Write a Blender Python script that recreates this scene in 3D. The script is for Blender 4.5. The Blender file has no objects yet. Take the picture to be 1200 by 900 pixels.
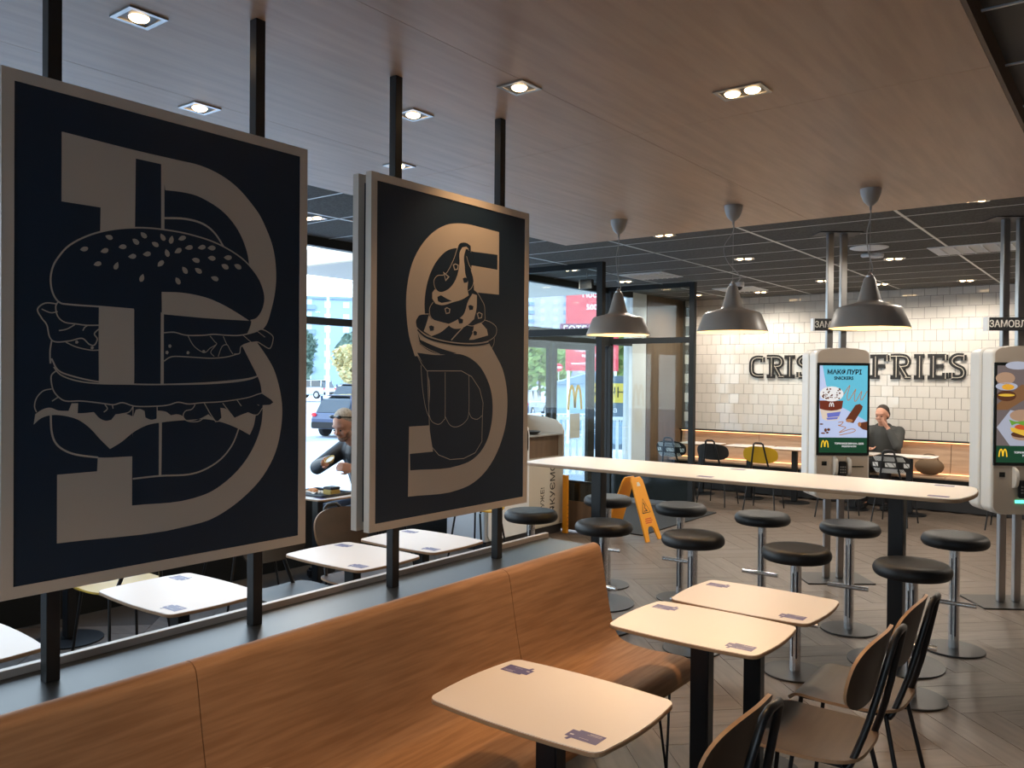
import bpy, bmesh, math, random
from mathutils import Vector, Matrix
from mathutils.geometry import tessellate_polygon
random.seed(7)
SC = bpy.context.scene; COL = SC.collection
# ---------------------------------------------------------------- camera, world, sun, exposure
cam = bpy.data.objects.new('camera', bpy.data.cameras.new('camera')); COL.objects.link(cam)
cam.data.sensor_width = 36; cam.data.lens = 29.01; cam.data.clip_start = .05; cam.data.clip_end = 2000
cr = Vector((0.79410415, 0.60772257, 0.00847811)); cd = Vector((0.01256093, -0.00246374, -0.99991807)); cf = Vector((-0.6076519, 0.79414558, -0.00959003))
cam.matrix_world = Matrix(((cr.x, -cd.x, -cf.x, 0), (cr.y, -cd.y, -cf.y, 0), (cr.z, -cd.z, -cf.z, 1.7), (0, 0, 0, 1)))
SC.camera = cam; SC.cycles.transparent_max_bounces = 24
w = bpy.data.worlds.new('sky'); SC.world = w; w.use_nodes = True
nt = w.node_tree; bg = nt.nodes['Background']
tc = nt.nodes.new('ShaderNodeTexCoord'); sp = nt.nodes.new('ShaderNodeSeparateXYZ'); rp = nt.nodes.new('ShaderNodeValToRGB')
nt.links.new(tc.outputs['Generated'], sp.inputs[0]); nt.links.new(sp.outputs['Z'], rp.inputs[0]); nt.links.new(rp.outputs[0], bg.inputs[0])
rp.color_ramp.elements[0].color = (.90, .955, 1, 1); rp.color_ramp.elements[1].color = (.38, .62, 1, 1)
bg.inputs[1].default_value = 3.2
sun = bpy.data.objects.new('sun', bpy.data.lights.new('sun', 'SUN')); COL.objects.link(sun)
sun.data.energy = 3.5; sun.data.color = (1, .9, .75); sun.data.angle = .01
sun.rotation_euler = Vector((-.05, .85, .40)).to_track_quat('Z', 'Y').to_euler()
for (y0, y1) in ((-2.4, 4.0), (4.0, 10.8)):      # portals: guide sampling of the sky through the storefront, give no light of their own
    p = bpy.data.objects.new('window_portal', bpy.data.lights.new('window_portal', 'AREA')); COL.objects.link(p)
    p.data.shape = 'RECTANGLE'; p.data.size = 2.9; p.data.size_y = y1 - y0; p.data.cycles.is_portal = True
    p.location = (-5.86, (y0 + y1) / 2, 1.4); p.rotation_euler = (0, -math.pi / 2, 0)
SC.view_settings.view_transform = 'Standard'; SC.view_settings.look = 'None'
SC.view_settings.gamma = 1; SC.view_settings.exposure = 0.72; SC.view_settings.use_curve_mapping = False
R = math.radians
# ---------------------------------------------------------------- materials
def mat(name, c, rough=.5, metal=0, emit=0, spec=.5, coat=0, c2=None, scale=(1, 1, 1), nscale=4, lo=.35, hi=.65, bump=0, detail=4):
    m = bpy.data.materials.new(name); m.use_nodes = True; n = m.node_tree; b = n.nodes['Principled BSDF']
    b.inputs['Base Color'].default_value = (*c, 1); b.inputs['Roughness'].default_value = rough; b.inputs['Metallic'].default_value = metal
    b.inputs['Specular IOR Level'].default_value = spec; b.inputs['Coat Weight'].default_value = coat
    if emit: b.inputs['Emission Color'].default_value = (*c, 1); b.inputs['Emission Strength'].default_value = emit
    if c2:
        t = n.nodes.new('ShaderNodeTexCoord'); mp = n.nodes.new('ShaderNodeMapping'); no = n.nodes.new('ShaderNodeTexNoise'); r = n.nodes.new('ShaderNodeValToRGB')
        mp.inputs['Scale'].default_value = scale; no.inputs['Scale'].default_value = nscale; no.inputs['Detail'].default_value = detail
        n.links.new(t.outputs['Object'], mp.inputs[0]); n.links.new(mp.outputs[0], no.inputs['Vector']); n.links.new(no.outputs['Fac'], r.inputs[0]); n.links.new(r.outputs[0], b.inputs['Base Color'])
        e = r.color_ramp.elements; e[0].position = lo; e[0].color = (*c, 1); e[1].position = hi; e[1].color = (*c2, 1)
        if bump:
            bp = n.nodes.new('ShaderNodeBump'); bp.inputs['Strength'].default_value = bump; bp.inputs['Distance'].default_value = .004
            n.links.new(no.outputs['Fac'], bp.inputs['Height']); n.links.new(bp.outputs[0], b.inputs['Normal'])
    return m
def glass(name, tint=(.93, .97, .97), f=1.0):
    m = bpy.data.materials.new(name); m.use_nodes = True; n = m.node_tree; n.nodes.clear()
    o = n.nodes.new('ShaderNodeOutputMaterial'); mx = n.nodes.new('ShaderNodeMixShader'); tr = n.nodes.new('ShaderNodeBsdfTransparent'); g = n.nodes.new('ShaderNodeBsdfGlossy'); lw = n.nodes.new('ShaderNodeLayerWeight'); pw = n.nodes.new('ShaderNodeMath'); fr = n.nodes.new('ShaderNodeMath')
    pw.operation = 'POWER'; pw.inputs[1].default_value = 5; fr.operation = 'MULTIPLY_ADD'; fr.inputs[1].default_value = .9; fr.inputs[2].default_value = .03 * f
    n.links.new(lw.outputs['Facing'], pw.inputs[0]); n.links.new(pw.outputs[0], fr.inputs[0]); lw.inputs[0].default_value = .5
    tr.inputs[0].default_value = (*tint, 1); g.inputs['Roughness'].default_value = .01
    n.links.new(fr.outputs[0], mx.inputs[0]); n.links.new(tr.outputs[0], mx.inputs[1]); n.links.new(g.outputs[0], mx.inputs[2]); n.links.new(mx.outputs[0], o.inputs[0])
    return m
M = dict(
    oak=mat('oak_laminate', (.27, .145, .072), .6, c2=(.37, .21, .11), scale=(16, 1.1, 16), nscale=3.5, spec=.3, detail=8),
    oaklight=mat('light_oak_panel', (.40, .26, .165), .5, c2=(.50, .34, .22), scale=(1, 6, 10), nscale=3),
    ceilwood=mat('pale_ceiling_laminate', (.42, .275, .172), .42, c2=(.50, .335, .215), scale=(8, .7, 8), nscale=2.4, detail=8),
    fascia=mat('brown_fascia', (.12, .065, .03), .5),
    darktile=mat('dark_acoustic_tile', (.085, .082, .075), .9, c2=(.13, .127, .118), nscale=60, spec=.2),
    griddark=mat('grid_steel', (.6, .6, .58), .35, metal=.4),
    floor=mat('grey_brown_floor_plank', (.105, .079, .060), .44, c2=(.145, .112, .088), scale=(1.2, 9, 5), nscale=3, detail=6),
    floor2=mat('grey_brown_floor_plank_light', (.118, .090, .070), .42, c2=(.158, .125, .099), scale=(1.2, 9, 5), nscale=3, detail=6),
    grout=mat('floor_joint', (.06, .047, .038), .9),
    tile=mat('cream_glazed_tile', (.68, .65, .60), .08, spec=.6, coat=.5),
    tilegrout=mat('tile_grout', (.13, .12, .105), .9),
    black=mat('black_metal', (.012, .013, .015), .38, spec=.4),
    frame=mat('anthracite_window_frame', (.012, .014, .015), .6, spec=.3),
    navy=mat('dark_navy_board', (.010, .024, .047), .42, spec=.35),
    ink=mat('dark_navy_print', (.010, .024, .047), .42, spec=.35),
    beige=mat('warm_grey_print', (.43, .39, .34), .5, spec=.35),
    boardframe=mat('warm_grey_lacquered_frame', (.50, .45, .39), .45),
    ledge=mat('dark_blue_grey_laminate', (.018, .024, .032), .35),
    white=mat('white_laminate', (.78, .74, .70), .38),
    edge=mat('plywood_edge', (.36, .22, .12), .5),
    vinyl=mat('black_vinyl', (.012, .012, .013), .5, spec=.35),
    chrome=mat('chrome', (.88, .88, .88), .26, metal=.85),
    steel=mat('brushed_steel', (.45, .44, .43), .3, metal=1),
    base=mat('dark_brushed_base', (.045, .043, .042), .42, metal=.5),
    brown=mat('brown_plywood_shell', (.048, .028, .016), .5, c2=(.062, .037, .022), scale=(2, 12, 2), nscale=3),
    dkbrown=mat('dark_grey_shell', (.022, .020, .019), .5),
    yellow=mat('mustard_yellow_shell', (.55, .33, .015), .4),
    orange=mat('orange_yellow_plastic', (.80, .33, .015), .4),
    blackink=mat('black_ink', (.01, .01, .01), .6), redink=mat('red_ink', (.55, .07, .02), .6), brownink=mat('brown_ink', (.25, .08, .03), .6),
    purple=mat('violet_printed_card', (.10, .085, .24), .4), palink=mat('pale_ink', (.62, .60, .70), .5),
    lampgrey=mat('grey_enamel', (.30, .28, .255), .38), lampin=mat('bulb_glow_tinted_enamel', (.90, .72, .42), .5),  # lampin: warm glow of the bulb put into the white enamel colour
    cord=mat('grey_cord', (.30, .29, .27), .7),
    bulb=mat('lit_bulb', (1, .72, .38), emit=14), led=mat('lit_led', (1, .68, .36), emit=9), strip=mat('lit_strip', (1, .48, .2), emit=2.2),
    kiosk=mat('white_kiosk_shell', (.62, .60, .56), .3), kioskf=mat('warm_grey_kiosk_front', (.42, .36, .30), .4),
    cream=mat('cream_board', (.55, .50, .42), .5), glass=glass('clear_glass'), glass2=glass('tinted_glass', (.85, .90, .90)),
    gloss=mat('black_glass_panel', (.012, .016, .016), .12, spec=.7),
    mat_=mat('entrance_mat', (.010, .011, .011), .95, c2=(.018, .019, .019), nscale=90),
    brownwall=mat('brown_wood_panel', (.13, .085, .055), .4, c2=(.17, .11, .07), scale=(6, 6, .6), nscale=3),
    asphalt=mat('asphalt', (.30, .33, .38), .8, c2=(.40, .43, .48), nscale=30),
    wallwhite=mat('white_plaster', (.75, .78, .80), .7), grass=mat('lawn', (.12, .2, .06), .9, c2=(.2, .26, .08), nscale=6),
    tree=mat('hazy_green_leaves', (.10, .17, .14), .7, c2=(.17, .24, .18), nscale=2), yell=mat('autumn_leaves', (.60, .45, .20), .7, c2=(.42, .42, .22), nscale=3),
    green=mat('green_leaves', (.14, .25, .06), .7, c2=(.28, .34, .08), nscale=3), bark=mat('bark', (.12, .09, .07), .9),
    flatwall=mat('hazed_facade', (.30, .42, .52), .8), flatpink=mat('hazed_facade_pink', (.44, .40, .50), .8), flatwin=mat('hazed_window', (.50, .68, .76), .3), flatdark=mat('hazed_balcony_dark', (.20, .28, .36), .8),  # distance haze is put into these pale bluish colours
    red=mat('red_banner', (.60, .05, .07), .5), maroon=mat('maroon_banner', (.16, .03, .08), .5), purewhite=mat('white_ink', (.9, .9, .9), .5),
    carblue=mat('dark_blue_car_paint', (.02, .04, .10), .2, coat=1), carsilver=mat('silver_car_paint', (.45, .5, .55), .2, coat=1, metal=.5), carglass=mat('car_glass', (.02, .03, .04), .05, spec=.8),
    rubber=mat('tyre_rubber', (.015, .015, .016), .8), taillight=mat('red_tail_light', (.8, .02, .03), .3, emit=.6),
    skin=mat('skin', (.55, .28, .19), .5), jacket=mat('black_jacket', (.012, .012, .014), .55), greyjk=mat('dark_grey_jacket', (.045, .047, .045), .8), jeans=mat('blue_jeans', (.03, .05, .09), .8),
    hairg=mat('short_greying_hair', (.25, .22, .18), .8, c2=(.42, .37, .30), nscale=60), rail2=mat('pale_grey_rail', (.42, .38, .35), .3), hairb=mat('dark_brown_hair', (.03, .02, .014), .7), beard=mat('greying_beard', (.22, .13, .09), .8, c2=(.32, .2, .15), nscale=80),
    papercup=mat('yellow_brown_paper_cup', (.50, .33, .08), .6), pale=mat('pale_paper', (.7, .68, .62), .7), tray=mat('dark_tray', (.02, .02, .022), .4), food=mat('fried_food', (.55, .22, .07), .7),
    stripe=mat('white_stripe', (.72, .73, .72), .5), bag=mat('tan_bag', (.16, .10, .055), .7), baseboard=mat('dark_baseboard', (.02, .02, .022), .5),
    rail=mat('white_railing', (.85, .88, .9), .5), slot=mat('chrome_slot', (.02, .02, .03), .3),
    lime=mat('lit_green_display', (.1, .9, .5), emit=1.5), banneryellow=mat('yellow_banner', (.75, .55, .08), .5), bannerblue=mat('dark_blue_banner', (.10, .16, .22), .5),
)
def scr(name, c, e=.85): M[name] = mat('screen_' + name, tuple(q * .5 for q in c), .2, emit=e)
for nme, c in dict(cyan=(.13, .52, .72), lav=(.50, .60, .88), footer=(.012, .06, .03), gold=(.95, .62, .04), sblack=(.01, .01, .01), cupbrown=(.16, .035, .02), cupcream=(.72, .62, .52), choc=(.13, .04, .02), caramel=(.45, .2, .08), cupblue=(.15, .18, .6), swhite=(.8, .82, .85), wood1=(.16, .13, .13), wood2=(.22, .11, .05), plate=(.42, .45, .56), bun=(.42, .27, .18), lettuce=(.16, .35, .05), tomato=(.6, .1, .03), cheese=(.8, .5, .06), meat=(.10, .04, .02), egg=(.75, .38, .04)).items(): scr(nme, c)
# ---------------------------------------------------------------- mesh builder
class MB:
    def __init__(s): s.b = bmesh.new()
    def box(s, c, d, rz=0, ry=0, bevel=0, mi=0):
        r = bmesh.ops.create_cube(s.b, size=1); v = r['verts']
        mt = Matrix.Translation(c) @ Matrix.Rotation(rz, 4, 'Z') @ Matrix.Rotation(ry, 4, 'Y') @ Matrix.Diagonal((*d, 1))
        bmesh.ops.transform(s.b, matrix=mt, verts=v)
        if bevel:
            e = {e for q in v for e in q.link_edges}; bmesh.ops.bevel(s.b, geom=list(e), offset=bevel, segments=2, affect='EDGES')
        return s
    def tube(s, pts, r, n=10, cap=True):
        pts = [Vector(p) for p in pts]; rings = []; prev = None
        for i, p in enumerate(pts):
            d = (pts[min(i + 1, len(pts) - 1)] - pts[max(i - 1, 0)]).normalized()
            if prev is None: a = d.orthogonal().normalized()
            else:
                a = prev - d * prev.dot(d); a = a.normalized() if a.length > 1e-6 else d.orthogonal().normalized()
            prev = a; bb = d.cross(a); rr = r[i] if isinstance(r, (list, tuple)) else r
            rings.append([s.b.verts.new(p + (a * math.cos(2 * math.pi * k / n) + bb * math.sin(2 * math.pi * k / n)) * rr) for k in range(n)])
        for i in range(len(rings) - 1):
            for k in range(n): s.b.faces.new((rings[i][k], rings[i][(k + 1) % n], rings[i + 1][(k + 1) % n], rings[i + 1][k])).smooth = True
        if cap: s.b.faces.new(rings[0][::-1]); s.b.faces.new(rings[-1])
        return s
    def lathe(s, prof, c=(0, 0, 0), n=32, smooth=True):
        c = Vector(c); rings = []
        for r, z in prof:
            rings.append([s.b.verts.new(c + Vector((r * math.cos(2 * math.pi * k / n), r * math.sin(2 * math.pi * k / n), z))) for k in range(n)] if r > 1e-5 else [s.b.verts.new(c + Vector((0, 0, z)))])
        for a, b in zip(rings, rings[1:]):
            for k in range(n):
                k2 = (k + 1) % n
                if len(a) == 1 and len(b) == 1: continue
                if len(a) == 1: f = s.b.faces.new((a[0], b[k2], b[k]))
                elif len(b) == 1: f = s.b.faces.new((a[k], a[k2], b[0]))
                else: f = s.b.faces.new((a[k], a[k2], b[k2], b[k]))
                f.smooth = smooth
        return s
    def prism(s, poly, f0, f1, mi_side=0, mi_cap=0):   # poly of 2D points; f0/f1 map (u,v) to the two faces
        a = [s.b.verts.new(f0(*p)) for p in poly]; b = [s.b.verts.new(f1(*p)) for p in poly]; n = len(poly)
        for k in range(n): s.b.faces.new((a[k], a[(k + 1) % n], b[(k + 1) % n], b[k])).material_index = mi_side
        s.b.faces.new(a[::-1]).material_index = mi_cap; s.b.faces.new(b).material_index = mi_cap
        return s
    def quad(s, *p):
        s.b.faces.new([s.b.verts.new(q) for q in p]); return s
    def ball(s, c, r, sc=(1, 1, 1), u=16, v=10, rot=None):
        x = bmesh.ops.create_uvsphere(s.b, u_segments=u, v_segments=v, radius=r)['verts']
        mt = Matrix.Translation(c) @ (rot or Matrix.Identity(4)) @ Matrix.Diagonal((*sc, 1)); bmesh.ops.transform(s.b, matrix=mt, verts=x)
        for q in x:
            for f in q.link_faces: f.smooth = True
        return s
    def done(s, name, m, parent=None, loc=(0, 0, 0), rz=0, bevel=0):
        bmesh.ops.recalc_face_normals(s.b, faces=s.b.faces)
        for e in s.b.edges:
            if len(e.link_faces) == 2 and e.calc_face_angle(0) > .7: e.smooth = False
        me = bpy.data.meshes.new(name); s.b.to_mesh(me); s.b.free()
        for q in (m if isinstance(m, (list, tuple)) else [m]): me.materials.append(M[q] if isinstance(q, str) else q)
        o = bpy.data.objects.new(name, me); COL.objects.link(o); o.location = loc; o.rotation_euler = (0, 0, rz)
        if parent: o.parent = parent
        if bevel:
            b = o.modifiers.new('bevel', 'BEVEL'); b.width = bevel; b.segments = 3; b.limit_method = 'ANGLE'; b.angle_limit = R(40)
        return o
def tag(o, label=None, cat=None, group=None, kind=None):
    if label: o['label'] = label
    if cat: o['category'] = cat
    if group: o['group'] = group
    if kind: o['kind'] = kind
    return o
def thing(name, label, cat, loc=(0, 0, 0), rz=0, group=None):
    o = bpy.data.objects.new(name, None); COL.objects.link(o); o.location = loc; o.rotation_euler = (0, 0, rz); o.empty_display_size = .1
    return tag(o, label, cat, group)
def dup(root, loc, rz=0, label=None):
    r = root.copy(); COL.objects.link(r); r.location = loc; r.rotation_euler = (0, 0, rz)
    if label: r['label'] = label
    for ch in list(root.children):
        c = ch.copy(); COL.objects.link(c); c.parent = r
        for g in ch.children:
            d = g.copy(); COL.objects.link(d); d.parent = c
    return r
def box(name, x0, x1, y0, y1, z0, z1, m, parent=None, bevel=0, kind=None):
    o = MB().box(((x0 + x1) / 2, (y0 + y1) / 2, (z0 + z1) / 2), (x1 - x0, y1 - y0, z1 - z0)).done(name, m, parent, bevel=bevel)
    if kind: o['kind'] = kind
    return o
def rrect(w, h, r, n=5, bow=0, cx=0, cy=0):
    out = []
    for sx, sy, a0 in ((1, 1, 0), (-1, 1, 90), (-1, -1, 180), (1, -1, 270)):
        for k in range(n + 1):
            a = R(a0 + 90 * k / n); out.append((cx + sx * (w / 2 - r) + r * math.cos(a), cy + sy * (h / 2 - r) + r * math.sin(a)))
    if bow:
        o2 = []
        for i, p in enumerate(out):
            q = out[(i + 1) % len(out)]; o2.append(p)
            if (i + 1) % (n + 1) == 0:
                for t in (.2, .4, .6, .8):
                    x = p[0] + (q[0] - p[0]) * t; y = p[1] + (q[1] - p[1]) * t; k = 4 * t * (1 - t) * bow
                    if abs(q[0] - p[0]) > abs(q[1] - p[1]): y += k * (1 if y > cy else -1)
                    else: x += k * (1 if x > cx else -1)
                    o2.append((x, y))
        out = o2
    return out
def smooth_pts(p, n=5, closed=False):
    if len(p) < 3: return p
    out = []; N = len(p)
    for i in range(N if closed else N - 1):
        g = (lambda k: p[k % N]) if closed else (lambda k: p[max(0, min(N - 1, k))])
        a, b, c, d = g(i - 1), g(i), g(i + 1), g(i + 2)
        for k in range(n):
            t = k / n
            out.append(tuple(.5 * (2 * b[j] + (c[j] - a[j]) * t + (2 * a[j] - 5 * b[j] + 4 * c[j] - d[j]) * t * t + (3 * b[j] - a[j] - 3 * c[j] + d[j]) * t ** 3) for j in range(len(b))))
    if not closed: out.append(p[-1])
    return out
def ribbon(p, w):        # outline polygons of a stroke: left and right rails
    L, Rr = [], []; n = len(p)
    for i in range(n):
        a = Vector(p[max(i - 1, 0)]); b = Vector(p[min(i + 1, n - 1)]); d = (b - a)
        d = d.normalized() if d.length > 1e-9 else Vector((1, 0)); nn = Vector((-d.y, d.x)) * w / 2
        L.append(Vector(p[i]) + nn); Rr.append(Vector(p[i]) - nn)
    return L, Rr
def hermite_fill(p):      # rounds the gentle bends of a closed outline and keeps its sharp corners
    n = len(p); out = []; P_ = [Vector(q) for q in p]; cor = []
    for i in range(n):
        a, c = P_[i] - P_[i - 1], P_[(i + 1) % n] - P_[i]
        cor.append(a.length < 1e-6 or c.length < 1e-6 or a.angle(c) > .62)
    for i in range(n):
        j = (i + 1) % n; d = P_[j] - P_[i]; L = d.length
        def tan(k, ):
            if cor[k]: return d
            a, c = P_[k] - P_[k - 1], P_[(k + 1) % n] - P_[k]; t = a.normalized() * c.length + c.normalized() * a.length
            return t.normalized() * L
        t0, t1 = tan(i), tan(j)
        for k in range(5):
            t = k / 5; out.append(tuple((2 * t ** 3 - 3 * t * t + 1) * P_[i] + (t ** 3 - 2 * t * t + t) * t0 + (-2 * t ** 3 + 3 * t * t) * P_[j] + (t ** 3 - t * t) * t1))
    return out
def flat(name, items, mp, m, parent=None, dl=.0003):   # printed shapes: items (kind, layer, width, smooth, pts); mp(u, v, offset) -> 3D
    b = bmesh.new()
    for k, lay, wd, sm, pts in items:
        if sm: pts = smooth_pts(pts)
        if k == 'f':
            vs = [b.verts.new(mp(u, v, lay * dl)) for u, v in pts]
            for tri in tessellate_polygon([[Vector((u, v, 0)) for u, v in pts]]):
                if len(set(tri)) == 3: b.faces.new([vs[q] for q in tri])
        else:
            L, Rr = ribbon(pts, wd); a = [b.verts.new(mp(q.x, q.y, lay * dl)) for q in L]; c = [b.verts.new(mp(q.x, q.y, lay * dl)) for q in Rr]
            for i in range(len(a) - 1): b.faces.new((a[i], a[i + 1], c[i + 1], c[i]))
    me = bpy.data.meshes.new(name); b.to_mesh(me); b.free(); me.materials.append(M[m])
    o = bpy.data.objects.new(name, me); COL.objects.link(o); o.parent = parent; return o
def text(name, body, size, m, mtx, parent=None, extrude=.0008, align='CENTER', sx=1, bold=0):
    c = bpy.data.curves.new(name, 'FONT'); c.body = body; c.size = size; c.align_x = align; c.align_y = 'CENTER'; c.extrude = extrude; c.resolution_u = 3; c.offset = bold
    t = bpy.data.objects.new(name, c); COL.objects.link(t); bpy.context.view_layer.update()
    me = bpy.data.meshes.new_from_object(t.evaluated_get(bpy.context.evaluated_depsgraph_get())); bpy.data.objects.remove(t); bpy.data.curves.remove(c)
    me.materials.clear(); me.materials.append(M[m]); me.name = name
    o = bpy.data.objects.new(name, me); COL.objects.link(o); o.parent = parent; o.matrix_local = mtx @ Matrix.Diagonal((sx, 1, 1, 1)); return o
def face_mtx(loc, rz=0):    # text facing local -Y turned by rz
    return Matrix.Translation(loc) @ Matrix.Rotation(rz, 4, 'Z') @ Matrix.Rotation(math.pi / 2, 4, 'X')
def arches(cx, cy, h, wd):   # two golden arches as strokes
    out = []
    for sx in (-1, 1):
        out.append(('s', 1, wd, 1, [(cx + sx * h * .02, cy - h * .42), (cx + sx * h * .05, cy), (cx + sx * h * .16, cy + h * .42), (cx + sx * h * .27, cy + h * .5), (cx + sx * h * .38, cy + h * .36), (cx + sx * h * .47, cy), (cx + sx * h * .52, cy - h * .5)]))
    return out
def spot(loc, parent, e, size=100, col=(1, .70, .40), blend=.6, r=.04):
    l = bpy.data.lights.new('spot_light', 'SPOT'); l.energy = e; l.spot_size = R(size); l.spot_blend = blend; l.color = col; l.shadow_soft_size = r
    o = bpy.data.objects.new('spot_light', l); COL.objects.link(o); o.location = loc; o.parent = parent; return o
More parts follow.
